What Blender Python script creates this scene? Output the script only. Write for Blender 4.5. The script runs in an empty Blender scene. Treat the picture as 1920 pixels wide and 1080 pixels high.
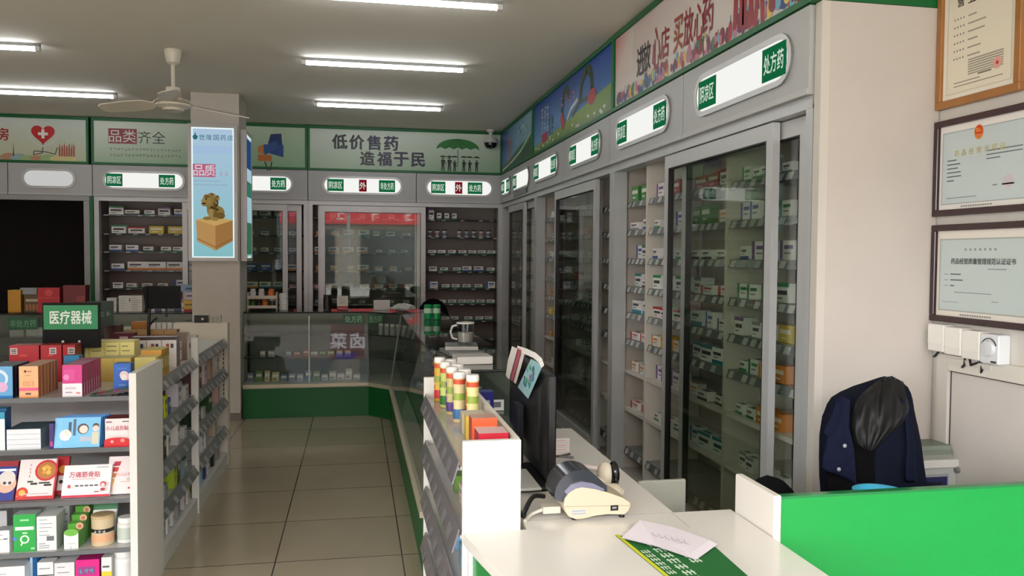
import bpy, math, random
from mathutils import Vector, Matrix
R = random.Random(7)
S = bpy.context.scene
C = S.collection
PI = math.pi

# ------------------------------------------------------------------ camera
FPX, YAW, PITCH, ROLL, EYE = 1526.7, 0.189246692, 0.038390666, -0.00747809, 1.44
_cy, _sy, _cp, _sp = math.cos(YAW), math.sin(YAW), math.cos(PITCH), math.sin(PITCH)
_f = Vector((_sy*_cp, _cy*_cp, -_sp)); _r = Vector((_cy, -_sy, 0)); _d = _f.cross(_r)
_r2 = _r*math.cos(ROLL) + _d*math.sin(ROLL); _d2 = _d*math.cos(ROLL) - _r*math.sin(ROLL)
cam_d = bpy.data.cameras.new('camera'); cam = bpy.data.objects.new('camera', cam_d); C.objects.link(cam)
cam_d.sensor_width = 36; cam_d.lens = 36*FPX/1920; cam_d.clip_start = 0.02
m = Matrix.Identity(4)
for i in range(3):
    m[i][0] = _r2[i]; m[i][1] = -_d2[i]; m[i][2] = -_f[i]
m[2][3] = EYE
cam.matrix_world = m
S.camera = cam

def at(px, py, **k):
    """point of the photograph on a plane x=, y= or z= of the room"""
    d = _r2*((px-960)/FPX) + _d2*((py-540)/FPX) + _f
    a, v = list(k.items())[0]; i = 'xyz'.index(a)
    o = Vector((0, 0, EYE))
    return o + d*((v-o[i])/d[i])

# ------------------------------------------------------------------ light
W = bpy.data.worlds.new('sky'); S.world = W; W.use_nodes = True
bg = W.node_tree.nodes['Background']; bg.inputs[0].default_value = (0.93, 0.95, 0.97, 1); bg.inputs[1].default_value = 14.0
TUBE = 25.0
S.view_settings.view_transform = 'Standard'; S.view_settings.look = 'None'
S.view_settings.gamma = 1; S.view_settings.exposure = 0.0; S.view_settings.use_curve_mapping = False
S.cycles.use_denoising = True
S.cycles.max_bounces = 8; S.cycles.transparent_max_bounces = 24; S.cycles.sample_clamp_indirect = 6
pd = bpy.data.lights.new('storefront_daylight', 'AREA'); pd.shape = 'RECTANGLE'; pd.size = 6.0; pd.size_y = 2.6
pd.cycles.is_portal = True
po = bpy.data.objects.new('storefront_daylight', pd); C.objects.link(po)
po.location = (-1.2, -1.5, 1.35); po.rotation_euler = (PI/2, 0, PI)

# ------------------------------------------------------------------ materials
def lin(c):
    out = []
    for v in c[:3]:
        v /= 255
        out.append(v/12.92 if v <= .04045 else ((v+.055)/1.055)**2.4)
    return (*out, 1)
def nodes(name):
    m = bpy.data.materials.new(name); m.use_nodes = True
    return m, m.node_tree, m.node_tree.nodes['Principled BSDF']
def vc(name, rough, metal=0, noise=.05, scale=6, spec=.5, bump=0):
    m, t, p = nodes(name)
    a = t.nodes.new('ShaderNodeAttribute'); a.attribute_name = 'Col'
    tc = t.nodes.new('ShaderNodeTexCoord')
    n = t.nodes.new('ShaderNodeTexNoise'); n.inputs['Scale'].default_value = scale; n.inputs['Detail'].default_value = 3
    t.links.new(tc.outputs['Object'], n.inputs['Vector'])
    mr = t.nodes.new('ShaderNodeMapRange'); mr.inputs['To Min'].default_value = 1-noise; mr.inputs['To Max'].default_value = 1+noise
    t.links.new(n.outputs['Fac'], mr.inputs['Value'])
    mx = t.nodes.new('ShaderNodeVectorMath'); mx.operation = 'SCALE'
    t.links.new(a.outputs['Color'], mx.inputs[0]); t.links.new(mr.outputs[0], mx.inputs['Scale'])
    t.links.new(mx.outputs[0], p.inputs['Base Color'])
    p.inputs['Roughness'].default_value = rough; p.inputs['Metallic'].default_value = metal
    p.inputs['Specular IOR Level'].default_value = spec
    if bump:
        b = t.nodes.new('ShaderNodeBump'); b.inputs['Strength'].default_value = bump; b.inputs['Distance'].default_value = .004
        n2 = t.nodes.new('ShaderNodeTexNoise'); n2.inputs['Scale'].default_value = 45
        t.links.new(tc.outputs['Object'], n2.inputs['Vector'])
        t.links.new(n2.outputs['Fac'], b.inputs['Height']); t.links.new(b.outputs[0], p.inputs['Normal'])
    return m
def lit(name, strength):
    m, t, p = nodes(name); t.nodes.remove(p)
    a = t.nodes.new('ShaderNodeAttribute'); a.attribute_name = 'Col'
    e = t.nodes.new('ShaderNodeEmission'); e.inputs[1].default_value = strength
    t.links.new(a.outputs['Color'], e.inputs[0]); t.links.new(e.outputs[0], t.nodes['Material Output'].inputs[0])
    return m
def glass(name, tint, ior=1.5):
    m, t, p = nodes(name); t.nodes.remove(p)
    tr = t.nodes.new('ShaderNodeBsdfTransparent'); tr.inputs[0].default_value = (*tint, 1)
    g = t.nodes.new('ShaderNodeBsdfGlossy'); g.inputs['Roughness'].default_value = .01
    n = t.nodes.new('ShaderNodeTexNoise'); n.inputs['Scale'].default_value = 1.5
    tc = t.nodes.new('ShaderNodeTexCoord'); t.links.new(tc.outputs['Object'], n.inputs['Vector'])
    mr = t.nodes.new('ShaderNodeMapRange'); mr.inputs['To Min'].default_value = .004; mr.inputs['To Max'].default_value = .03
    t.links.new(n.outputs['Fac'], mr.inputs['Value']); t.links.new(mr.outputs[0], g.inputs['Roughness'])
    ge = t.nodes.new('ShaderNodeNewGeometry'); dt = t.nodes.new('ShaderNodeVectorMath'); dt.operation = 'DOT_PRODUCT'
    t.links.new(ge.outputs['Normal'], dt.inputs[0]); t.links.new(ge.outputs['Incoming'], dt.inputs[1])
    def mth(op, a, b):
        n_ = t.nodes.new('ShaderNodeMath'); n_.operation = op
        for i_, v_ in enumerate((a, b)):
            if hasattr(v_, 'is_linked'): t.links.new(v_, n_.inputs[i_])
            elif v_ is not None: n_.inputs[i_].default_value = v_
        return n_.outputs[0]
    f0 = ((ior-1)/(ior+1))**2                      # Schlick's reflectance, the same from both sides of the pane
    k = mth('POWER', mth('SUBTRACT', 1.0, mth('ABSOLUTE', dt.outputs['Value'], None)), 5.0)
    fr = mth('ADD', mth('MULTIPLY', k, 1-f0), f0)
    mx = t.nodes.new('ShaderNodeMixShader')
    t.links.new(fr, mx.inputs[0]); t.links.new(tr.outputs[0], mx.inputs[1]); t.links.new(g.outputs[0], mx.inputs[2])
    t.links.new(mx.outputs[0], t.nodes['Material Output'].inputs[0])
    return m
M = {
    'paint': vc('painted_board', .45), 'matte': vc('matte_plaster', .9, noise=.03, scale=2), 'gloss': vc('glossy_laminate', .18, noise=.02),
    'card': vc('printed_card', .4, noise=.03, scale=20), 'metal': vc('brushed_aluminium', .38, .25), 'plastic': vc('moulded_plastic', .35),
    'fabric': vc('woven_fabric', .95, noise=.25, scale=30, spec=.1, bump=.6), 'leather': vc('black_leather', .5, noise=.2, scale=14, spec=.3, bump=.5),
    'wood': vc('stained_wood', .4, noise=.2, scale=12), 'paper': vc('paper', .85, noise=.02),
    'tube': lit('lit_tube', TUBE), 'sign': lit('backlit_sign', .95), 'led': lit('street_led_board', 8.0), 'screen': lit('lit_poster', .72),
    'glass': glass('clear_glass', (.84, .87, .84)), 'door_glass': glass('sliding_door_glass', (.91, .93, .90), 1.5), 'top_glass': glass('counter_top_glass', (.74, .79, .76), 1.5),
    'clear': glass('clear_plastic', (.9, .92, .92), 1.35), 'smoke': vc('smoked_plastic', .12, noise=.05),
}
def tile_floor():
    m, t, p = nodes('floor_tiles')
    tc = t.nodes.new('ShaderNodeTexCoord'); mp = t.nodes.new('ShaderNodeMapping')
    mp.inputs['Location'].default_value = (.373+.59*10, -3.86+.59*10+.006, 0)
    t.links.new(tc.outputs['Object'], mp.inputs[0])
    b = t.nodes.new('ShaderNodeTexBrick'); b.offset = 0; b.squash = 1
    b.inputs['Scale'].default_value = 1; b.inputs['Mortar Size'].default_value = .0035; b.inputs['Mortar Smooth'].default_value = .2
    b.inputs['Brick Width'].default_value = .59; b.inputs['Row Height'].default_value = .595; b.inputs['Bias'].default_value = 0
    b.inputs['Color1'].default_value = lin((164, 151, 128)); b.inputs['Color2'].default_value = lin((170, 157, 134)); b.inputs['Mortar'].default_value = lin((60, 54, 46))
    t.links.new(mp.outputs[0], b.inputs['Vector'])
    n = t.nodes.new('ShaderNodeTexNoise'); n.inputs['Scale'].default_value = 5; n.inputs['Detail'].default_value = 5
    t.links.new(tc.outputs['Object'], n.inputs['Vector'])
    mx = t.nodes.new('ShaderNodeMix'); mx.data_type = 'RGBA'; mx.blend_type = 'MULTIPLY'; mx.inputs[0].default_value = .12
    t.links.new(b.outputs['Color'], mx.inputs[6]); t.links.new(n.outputs['Fac'], mx.inputs[7])
    t.links.new(mx.outputs[2], p.inputs['Base Color'])
    p.inputs['Roughness'].default_value = .13; p.inputs['Specular IOR Level'].default_value = .5
    return m
M['floor'] = tile_floor()

# ------------------------------------------------------------------ mesh helper
_gly = {}
def glyphs(body):
    k = body
    if k not in _gly:
        cu = bpy.data.curves.new('lettering', 'FONT'); cu.body = body; cu.resolution_u = 2; cu.size = 1
        ob = bpy.data.objects.new('lettering', cu); me = ob.to_mesh()
        vs = [(v.co.x, v.co.y) for v in me.vertices]; fs = [tuple(p.vertices) for p in me.polygons]
        ob.to_mesh_clear(); bpy.data.objects.remove(ob); bpy.data.curves.remove(cu)
        xs = [v[0] for v in vs] or [0, 1]; ys = [v[1] for v in vs] or [0, 1]
        _gly[k] = (vs, fs, min(xs), max(xs), min(ys), max(ys))
    return _gly[k]

class MB:
    def __init__(s): s.v = []; s.f = []; s.c = []; s.m = []; s.mats = []; s.sm = []
    def mi(s, mat):
        if mat not in s.mats: s.mats.append(mat)
        return s.mats.index(mat)
    def face(s, pts, col, mat='paint', smooth=False):
        b = len(s.v); s.v += [tuple(p) for p in pts]; s.f.append(tuple(range(b, b+len(pts))))
        s.c.append(col); s.m.append(s.mi(mat)); s.sm.append(smooth); return s
    def mesh(s, vs, fs, col, mat='paint', smooth=False):
        b = len(s.v); s.v += [tuple(p) for p in vs]; i = s.mi(mat)
        for f in fs:
            s.f.append(tuple(b+k for k in f)); s.c.append(col); s.m.append(i); s.sm.append(smooth)
        return s
    def box(s, x0, x1, y0, y1, z0, z1, col, mat='paint', front=None, top=None, side=None, bev=0):
        if bev:
            return s.rbox(x0, x1, y0, y1, z0, z1, col, mat, bev)
        vs = [(x0,y0,z0),(x1,y0,z0),(x1,y1,z0),(x0,y1,z0),(x0,y0,z1),(x1,y0,z1),(x1,y1,z1),(x0,y1,z1)]
        fs = [((0,3,2,1),col),((4,5,6,7),top or col),((0,1,5,4),front or col),((2,3,7,6),col),((1,2,6,5),side or col),((3,0,4,7),side or col)]
        b = len(s.v); s.v += vs; i = s.mi(mat)
        for f, c in fs:
            s.f.append(tuple(b+k for k in f)); s.c.append(c); s.m.append(i); s.sm.append(False)
        return s
    def rbox(s, x0, x1, y0, y1, z0, z1, col, mat='paint', b=.003):
        def ring(d, z):
            a, e, c, g = x0+d, x1-d, y0+d, y1-d
            return [(a+b, c, z), (e-b, c, z), (e, c+b, z), (e, g-b, z), (e-b, g, z), (a+b, g, z), (a, g-b, z), (a, c+b, z)]
        rs = [ring(b*.7, z0), ring(0, z0+b), ring(0, z1-b), ring(b*.7, z1)]
        vs = sum(rs, []); fs = [tuple(range(7, -1, -1)), tuple(range(24, 32))]
        for k in range(3):
            for j in range(8):
                fs.append((k*8+j, k*8+(j+1) % 8, k*8+8+(j+1) % 8, k*8+8+j))
        return s.mesh(vs, fs, col, mat)
    def prism(s, pts, axis, a, b, col, mat='paint', cap=None):
        """pts: 2D outline in the two other axes (x,y order kept); extruded along axis from a to b"""
        def mk(p, t): return {'x': (t, p[0], p[1]), 'y': (p[0], t, p[1]), 'z': (p[0], p[1], t)}[axis]
        n = len(pts); vs = [mk(p, a) for p in pts]+[mk(p, b) for p in pts]
        s.mesh(vs, [(k, (k+1) % n, n+(k+1) % n, n+k) for k in range(n)], col, mat)
        s.face([mk(p, a) for p in reversed(pts)], cap or col, mat); s.face([mk(p, b) for p in pts], cap or col, mat); return s
    def tube(s, pts, r, col, mat='plastic', n=8, cap=True):
        pts = [Vector(p) for p in pts]; rs = r if isinstance(r, (list, tuple)) else [r]*len(pts); rings = []
        t0 = (pts[1]-pts[0]).normalized(); up = Vector((0, 0, 1)) if abs(t0.z) < .9 else Vector((1, 0, 0)); u = t0.cross(up).normalized()
        for i, p in enumerate(pts):
            t = (pts[min(i+1, len(pts)-1)]-pts[max(i-1, 0)]).normalized(); u = (u-t*u.dot(t)).normalized(); w = t.cross(u)
            rings.append([p+(u*math.cos(2*PI*k/n)+w*math.sin(2*PI*k/n))*rs[i] for k in range(n)])
        vs = sum(rings, []); fs = []
        for i in range(len(pts)-1):
            for k in range(n): fs.append((i*n+k, i*n+(k+1) % n, i*n+n+(k+1) % n, i*n+n+k))
        s.mesh(vs, fs, col, mat, True)
        if cap: s.face(list(reversed(rings[0])), col, mat); s.face(rings[-1], col, mat)
        return s
    def lathe(s, prof, c, col, mat='plastic', n=20, axis='z', cols=None):
        vs = []; cx, cy, cz = c
        for r, h in prof:
            for k in range(n):
                a = 2*PI*k/n; p, q = r*math.cos(a), r*math.sin(a)
                vs.append({'z': (cx+p, cy+q, cz+h), 'x': (cx+h, cy+p, cz+q), 'y': (cx+q, cy+h, cz+p)}[axis])
        for i in range(len(prof)-1):
            fs = [(k, (k+1) % n, n+(k+1) % n, n+k) for k in range(n)]
            b = i*n; col_i = cols[i] if cols else col
            base = len(s.v); s.v += vs[b:b+2*n]; mi = s.mi(mat)
            for f in fs: s.f.append(tuple(base+k for k in f)); s.c.append(col_i); s.m.append(mi); s.sm.append(True)
        return s
    def ellips(s, c, r, col, mat='plastic', n=14, k=9):
        prof = [(math.sin(PI*i/k), -math.cos(PI*i/k)) for i in range(k+1)]
        vs = []
        for a, h in prof:
            for j in range(n):
                t = 2*PI*j/n; vs.append((c[0]+r[0]*a*math.cos(t), c[1]+r[1]*a*math.sin(t), c[2]+r[2]*h))
        fs = [(i*n+j, i*n+(j+1) % n, i*n+n+(j+1) % n, i*n+n+j) for i in range(k) for j in range(n)]
        return s.mesh(vs, fs, col, mat, True)
    @staticmethod
    def curve(pts, k=6):
        """smooth path through the points"""
        P = [Vector(p) for p in pts]; P = [P[0]]+P+[P[-1]]; out = []
        for a, b, c, d in zip(P, P[1:], P[2:], P[3:]):
            for i in range(k):
                t = i/k; out.append(.5*((2*b)+(c-a)*t+(2*a-5*b+4*c-d)*t*t+(3*b-a-3*c+d)*t**3))
        return out+[P[-1]]
    def flat(s, pts, o, ux, uy, col, mat='card'):
        o, ux, uy = Vector(o), Vector(ux), Vector(uy)
        return s.face([o+ux*p[0]+uy*p[1] for p in pts], col, mat)
    def text(s, body, o, ux, uy, size, col, mat='card', align='c', bold=.02, wid=None):
        """lettering of height `size` centred on o (or starting there) in the plane ux, uy"""
        vs, fs, x0, x1, y0, y1 = glyphs(body)
        o, ux, uy = Vector(o), Vector(ux), Vector(uy); k = size/max(y1-y0, .01); kx = k if wid is None else wid/max(x1-x0, .01)
        ox = {'c': (x0+x1)/2, 'l': x0, 'r': x1}[align]; oy = (y0+y1)/2
        for dx, dy in (((-.6, -.3), (.6, -.3), (0, .6)) if bold >= .02 else ((0, 0),)):      # a heavier stroke is the glyph set three times
            s.mesh([o+ux*((x+dx*bold-ox)*kx)+uy*((y+dy*bold-oy)*k) for x, y in vs], fs, col, mat)
            o = o+ux.cross(uy).normalized()*.00025
        return s
    def scrib(s, n, o, ux, uy, size, col, mat='card', rnd=None, gap=1.15):
        """strokes of print too small to read"""
        q = rnd or R; o, ux, uy = Vector(o), Vector(ux), Vector(uy)
        for i in range(n):
            c = o+ux*(i*size*gap)
            for _ in range(3):
                y = q.uniform(.05, .85)*size; a = q.uniform(0, .3)*size; b = q.uniform(.6, 1)*size; t = size*.1
                s.face([c+ux*a+uy*y, c+ux*b+uy*y, c+ux*b+uy*(y+t), c+ux*a+uy*(y+t)], col, mat)
            x = q.uniform(.2, .7)*size; t = size*.11
            s.face([c+ux*x, c+ux*(x+t), c+ux*(x+t)+uy*size, c+ux*x+uy*size], col, mat)
        return s
    def data(s, name):
        me = bpy.data.meshes.new(name); me.from_pydata(s.v, [], s.f)
        for k in s.mats: me.materials.append(M[k])
        me.polygons.foreach_set('material_index', s.m); me.polygons.foreach_set('use_smooth', s.sm)
        a = me.color_attributes.new('Col', 'FLOAT_COLOR', 'CORNER'); buf = []; cache = {}
        for f, c in zip(s.f, s.c):
            if isinstance(c, list):
                for k in range(len(f)): buf += lin(c[k % len(c)])
            else:
                if c not in cache: cache[c] = lin(c)
                buf += cache[c]*len(f)
        a.data.foreach_set('color', buf); me.update()
        return me
    def obj(s, name, parent=None, loc=(0, 0, 0), rz=0, label=None):
        o = bpy.data.objects.new(name, s.data(name)); C.objects.link(o); o.location = loc; o.rotation_euler = (0, 0, rz)
        if parent: o.parent = parent
        if label: o['label'] = label
        return o

def tag(o, label, cat, group=None, kind=None):
    o['label'] = label; o['category'] = cat
    if group: o['group'] = group
    if kind: o['kind'] = kind
    return o
def thing(name, label, cat, loc=(0, 0, 0), rz=0, group=None):
    o = bpy.data.objects.new(name, None); C.objects.link(o); o.location = loc; o.rotation_euler = (0, 0, rz); o.empty_display_size = .05
    return tag(o, label, cat, group)
def struct(mb, name, label=None):
    o = mb.obj(name); o['kind'] = 'structure'; o['label'] = label or name.replace('_', ' '); o['category'] = name.split('_')[0]; return o
def dup(root, loc=None, rz=None, label=None):
    r = root.copy(); C.objects.link(r)
    if loc is not None: r.location = loc
    if rz is not None: r.rotation_euler = (0, 0, rz)
    if label: r['label'] = label
    for ch in list(root.children):
        c = ch.copy(); C.objects.link(c); c.parent = r
        for g in list(ch.children):
            d = g.copy(); C.objects.link(d); d.parent = c
    return r
UX, UZ = (1, 0, 0), (0, 0, 1)
WHITE, GREY, SILVER, DARK, BLACK = (226, 222, 214), (150, 150, 150), (196, 197, 197), (48, 50, 50), (22, 22, 23)
GREEN, DGREEN, RED, CREAM = (0, 98, 46), (16, 84, 44), (190, 22, 34), (222, 208, 176)
ORD = ['zeroth', 'first', 'second', 'third', 'fourth', 'fifth', 'sixth', 'seventh', 'eighth', 'ninth', 'tenth', 'eleventh', 'twelfth']

# ------------------------------------------------------------------ the shell
CEIL, BY, RX = 2.81, 8.9, 1.596
WX = 2.055
struct(MB().box(-4.9, 2.2, -1.7, 10.8, -.1, 0, (255, 255, 255), 'floor'), 'floor', 'pale beige polished tile floor')
struct(MB().box(-4.9, 2.2, -1.7, 10.8, CEIL, CEIL+.1, (228, 222, 210), 'matte'), 'ceiling', 'plain plaster ceiling')
struct(MB().box(-2.63, 2.2, 9.36, 9.46, 0, CEIL, (200, 198, 190), 'matte'), 'wall_back')
struct(MB().box(WX, WX+.1, -1.7, 9.36, 0, CEIL, (204, 198, 190), 'paint'), 'wall_right')
struct(MB().box(-4.9, -4.8, -1.7, 10.8, 0, CEIL, (206, 202, 192), 'matte'), 'wall_left')
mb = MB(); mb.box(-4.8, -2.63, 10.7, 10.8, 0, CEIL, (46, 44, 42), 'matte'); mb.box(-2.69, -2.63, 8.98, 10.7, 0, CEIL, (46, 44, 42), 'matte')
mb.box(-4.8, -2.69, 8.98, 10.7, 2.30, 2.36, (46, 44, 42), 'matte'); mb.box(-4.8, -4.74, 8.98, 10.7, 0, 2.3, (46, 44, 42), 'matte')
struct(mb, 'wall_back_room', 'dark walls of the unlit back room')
struct(MB().box(-4.8, WX, -1.7, -1.6, 2.72, CEIL, (206, 202, 192), 'matte'), 'wall_added_header', 'unseen wall strip added over the open shop front')  # unseen strip, added to block bright sky reflections in the counter glass
mb = MB(); mb.box(-1.375, -.985, 7.33, 7.80, 0, CEIL, (196, 188, 178), 'paint'); mb.box(-1.38, -.98, 7.325, 7.805, 0, .07, (120, 112, 102), 'paint')
struct(mb, 'pillar', 'square beige pillar carrying the light boxes')
# ------------------------------------------------------------------ medicine boxes
MED = []
def carton(w, d, h, body, front=None, top=None, side=None, mat='card'):
    return MB().box(-w/2, w/2, -d/2, d/2, 0, h, body, mat, front, top, side)
def med_templates():
    q = random.Random(3)
    W_ = (232, 230, 226)
    pal = [('blue', (40, 84, 160)), ('green', (30, 130, 80)), ('red', (184, 34, 44)), ('grey', (130, 134, 140)), ('orange', (222, 130, 40)), ('violet', (110, 70, 140)), ('teal', (30, 130, 150)), ('black', (30, 30, 34))]
    for i in range(18):
        nm, c = pal[i % 8]; w = q.choice([.062, .075, .088, .10, .115]); h = q.choice([.038, .045, .055, .066, .05]); d = q.choice([.05, .06, .07])
        style = i % 3; mb = carton(w, d, h, W_); y = -d/2-.0006; o = (0, y, 0)
        def r(a, b, e, f, col): mb.flat([((a-.5)*w, b*h), ((e-.5)*w, b*h), ((e-.5)*w, f*h), ((a-.5)*w, f*h)], o, UX, UZ, col)
        if style == 0: r(0, 0, 1, .26, c); r(.1, .55, .7, .74, (60, 60, 66)); r(.1, .38, .5, .45, (120, 120, 126)); tx = 'white box, %s base band' % nm
        elif style == 1: r(0, 0, .2, 1, c); r(.3, .56, .9, .76, c); r(.3, .3, .75, .38, (110, 110, 116)); tx = 'white box, %s left stripe' % nm
        else: r(0, .8, 1, 1, c); r(.12, .4, .85, .62, (54, 54, 60)); r(.12, .18, .5, .26, c); tx = 'white box, %s top edge' % nm
        mb.flat([(-w*.3, -d*.3), (w*.3, -d*.3), (w*.3, d*.1), (-w*.3, d*.1)], (0, 0, h+.0006), UX, (0, 1, 0), c)
        MED.append((mb.data('medicine_box'), tx, w, h, d))
    for nm, c, c2 in (('yellow', (214, 186, 60), (240, 236, 220)), ('yellow', (206, 170, 40), (180, 60, 30)), ('red', (170, 34, 40), (236, 226, 200)), ('blue', (36, 80, 150), (230, 232, 236)), ('green', (60, 130, 60), (232, 232, 220)), ('orange', (222, 140, 60), (250, 240, 220)), ('lime', (170, 186, 60), (240, 240, 220))):
        w = q.choice([.07, .09, .11]); h = q.choice([.05, .06, .075]); d = .06; mb = carton(w, d, h, c); o = (0, -d/2-.0006, 0)
        mb.flat([(-w*.4, h*.5), (w*.4, h*.5), (w*.4, h*.75), (-w*.4, h*.75)], o, UX, UZ, c2); mb.flat([(-w*.3, h*.2), (w*.1, h*.2), (w*.1, h*.3), (-w*.3, h*.3)], o, UX, UZ, c2)
        MED.append((mb.data('medicine_box'), '%s box, pale title' % nm, w, h, d))
med_templates()
PLAIN = list(range(18)); COLOURED = list(range(18, 25))
def bottle_mesh(body, cap, r=.022, h=.075, band=None):
    mb = MB(); mb.lathe([(0, 0), (r, 0), (r, h*.72), (r*.8, h*.78), (r*.8, h*.8)], (0, 0, 0), body, 'plastic', 16)
    mb.lathe([(r*.9, h*.8), (r*.9, h), (0, h)], (0, 0, 0), cap, 'plastic', 16)
    if band: mb.lathe([(r*1.01, h*.15), (r*1.01, h*.6)], (0, 0, 0), band, 'card', 16)
    return mb
STUFF = MB()
def fill(T, x0, x1, levels, phrase, group, n, rnd, depth=.13, colour=.15, stuff=False, shelf0=1, choose=None, sc=(1, 1, 1)):
    """T: matrix of the cabinet frame (x along the front, y into the cabinet)"""
    for si, z in enumerate(levels):
        x = x0+.015+rnd.uniform(0, .02); k = 0; run = rnd.choice(PLAIN)
        nn = n if isinstance(n, int) else n[si]
        slot = (x1-x0-.02)/max(nn, 1)
        for j in range(nn):
            if rnd.random() < .55: run = rnd.choice(COLOURED) if rnd.random() < colour else rnd.choice(PLAIN)
            idx = choose(si, j) if choose else run
            me, tx, w, h, d = MED[idx]; w *= sc[0]; h *= sc[2]
            if w > slot*.97:
                idx = min(PLAIN, key=lambda q_: MED[q_][2]) if w > slot else idx; me, tx, w, h, d = MED[idx]; w *= sc[0]
            xx = x0+.012+slot*(j+.5)+rnd.uniform(-.5, .5)*max(0, slot-w)*.6; yy = depth+d/2+rnd.uniform(-.02, .02)
            L = T @ Vector((xx, yy, z+.0016)); rz = T.to_euler().z+rnd.uniform(-.08, .08)
            if stuff:
                Tm = Matrix.Translation(L) @ Matrix.Rotation(rz, 4, 'Z')
                ca = me.color_attributes['Col'].data
                for p in me.polygons:
                    STUFF.c.append('raw'); STUFF.f.append(tuple(range(len(STUFF.v), len(STUFF.v)+len(p.vertices)))); STUFF.v += [tuple(Tm @ me.vertices[v].co) for v in p.vertices]
                    STUFF.c[-1] = raw(ca[p.loop_indices[0]].color); STUFF.m.append(STUFF.mi('card')); STUFF.sm.append(False)
                continue
            k += 1
            o = bpy.data.objects.new('medicine_box', me); C.objects.link(o); o.location = L; o.rotation_euler = (0, 0, rz); o.scale = sc
            tag(o, '%s, %s from left, %s shelf of %s' % (tx, ORD[k], ORD[si+shelf0], phrase), 'medicine box', group)
def raw(c):
    f = lambda v: (v*12.92 if v <= .0031308 else 1.055*v**(1/2.4)-.055)*255
    return tuple(round(f(v), 2) for v in c[:3])

# ------------------------------------------------------------------ shelf cabinets with sliding glass doors
FZ = 2.02
def cabinet(label, loc, rz, Wd, divs, levels, doors, solid=(), z0=.1, IN=(194, 184, 172), slim=False):
    t = thing('glass_door_cabinet', label, 'cabinet', loc, rz, 'wall cabinets with sliding doors')
    D = .44
    b = MB(); b.box(.002, Wd-.002, D-.015, D, 0, FZ, IN); b.box(.002, .02, .03, D-.015, 0, FZ, IN); b.box(Wd-.02, Wd-.002, .03, D-.015, 0, FZ, IN)
    b.box(.02, Wd-.02, .03, D-.015, z0-.02, z0, IN); b.box(.002, Wd-.002, .02, .04, 0, z0, (140, 140, 138)); b.box(.02, Wd-.02, .03, D-.015, FZ-.02, FZ, IN)
    xs = [.02]+list(divs)+[Wd-.02]
    for d in divs:
        b.box(d-.009, d+.009, D-.02, D-.014, z0, FZ-.03, (60, 58, 54))
    b.obj('carcass', t)
    for d in divs: MB().box(d-.011, d+.011, .075, D-.02, z0, FZ-.02, (216, 208, 196)).obj('divider', t)
    for i in range(len(xs)-1):
        a, e = xs[i]+.013, xs[i+1]-.013
        for k, z in enumerate(levels):
            if k in solid:
                MB().box(a, e, .08, D-.016, z-.022, z, (216, 210, 200)).obj('shelf', t, label='white board shelf')
            else:
                sh = MB().box(a, e, .09, D-.016, z-.008, z, (120, 132, 126), 'gloss').obj('shelf', t)
                g = MB(); hh = .4 if slim else 1
                g.prism([(.094-.019*hh, z-.036*hh), (.098-.019*hh, z-.037*hh), (.094, z+.001), (.09, z+.0012)], 'x', a+.01, e-.01, (44, 48, 48) if slim else (100, 106, 106), 'gloss')
                x = a+.03
                while x+.05 < e:
                    g.flat([(0, 0), (.045, 0), (.045, .8), (0, .8)], (x, .0925-.019*hh, z-.033*hh), UX, (0, .016*hh, .038*hh), R.choice([(176, 176, 172), (160, 162, 160), (190, 188, 182)])); x += R.choice([.075, .1, .13])*(1.6 if slim else 1)
                g.obj('tag_strip', sh)
    f = MB(); f.box(0, .045, -.01, .075, z0-.02, FZ-.03, SILVER, 'metal'); f.box(Wd-.045, Wd, -.01, .075, z0-.02, FZ-.03, SILVER, 'metal')
    f.box(0, Wd, -.012, .075, FZ-.045, FZ, SILVER, 'metal'); f.box(0, Wd, -.012, .075, z0-.04, z0+.005, SILVER, 'metal')
    f.obj('frame', t)
    for a, e, tr in doors:
        y0 = -.004 if tr == 0 else .036; y1 = y0+.03; st = .052
        d = MB()
        d.box(a, a+st, y0, y1, z0+.01, FZ-.05, (200, 200, 200), 'metal'); d.box(e-st, e, y0, y1, z0+.01, FZ-.05, (200, 200, 200), 'metal')
        d.box(a+st, e-st, y0, y1, FZ-.115, FZ-.05, (200, 200, 200), 'metal'); d.box(a+st, e-st, y0, y1, z0+.01, z0+.09, (200, 200, 200), 'metal')
        for x in (a+st, e-st-.005): d.box(x, x+.005, y0-.001, y1, z0+.09, FZ-.115, (26, 26, 26), 'plastic')
        d.box(a+st, e-st, y0-.001, y1, FZ-.12, FZ-.115, (26, 26, 26), 'plastic')
        dd = d.obj('sliding_door', t)
        MB().box(a+st, e-st, (y0+y1)/2-.002, (y0+y1)/2+.002, z0+.09, FZ-.118, (255, 255, 255), 'door_glass').obj('glass_pane', dd)
    return Matrix.Translation(loc) @ Matrix.Rotation(rz, 4, 'Z')
LB = [1.843, 1.65, 1.465, 1.272, 1.084, .912, .724, .52, .3]
LR = [1.785, 1.61, 1.434, 1.26, 1.095, .93, .735, .495, .24]
G = 'medicine boxes in the wall cabinets'
q = random.Random(11)
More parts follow.
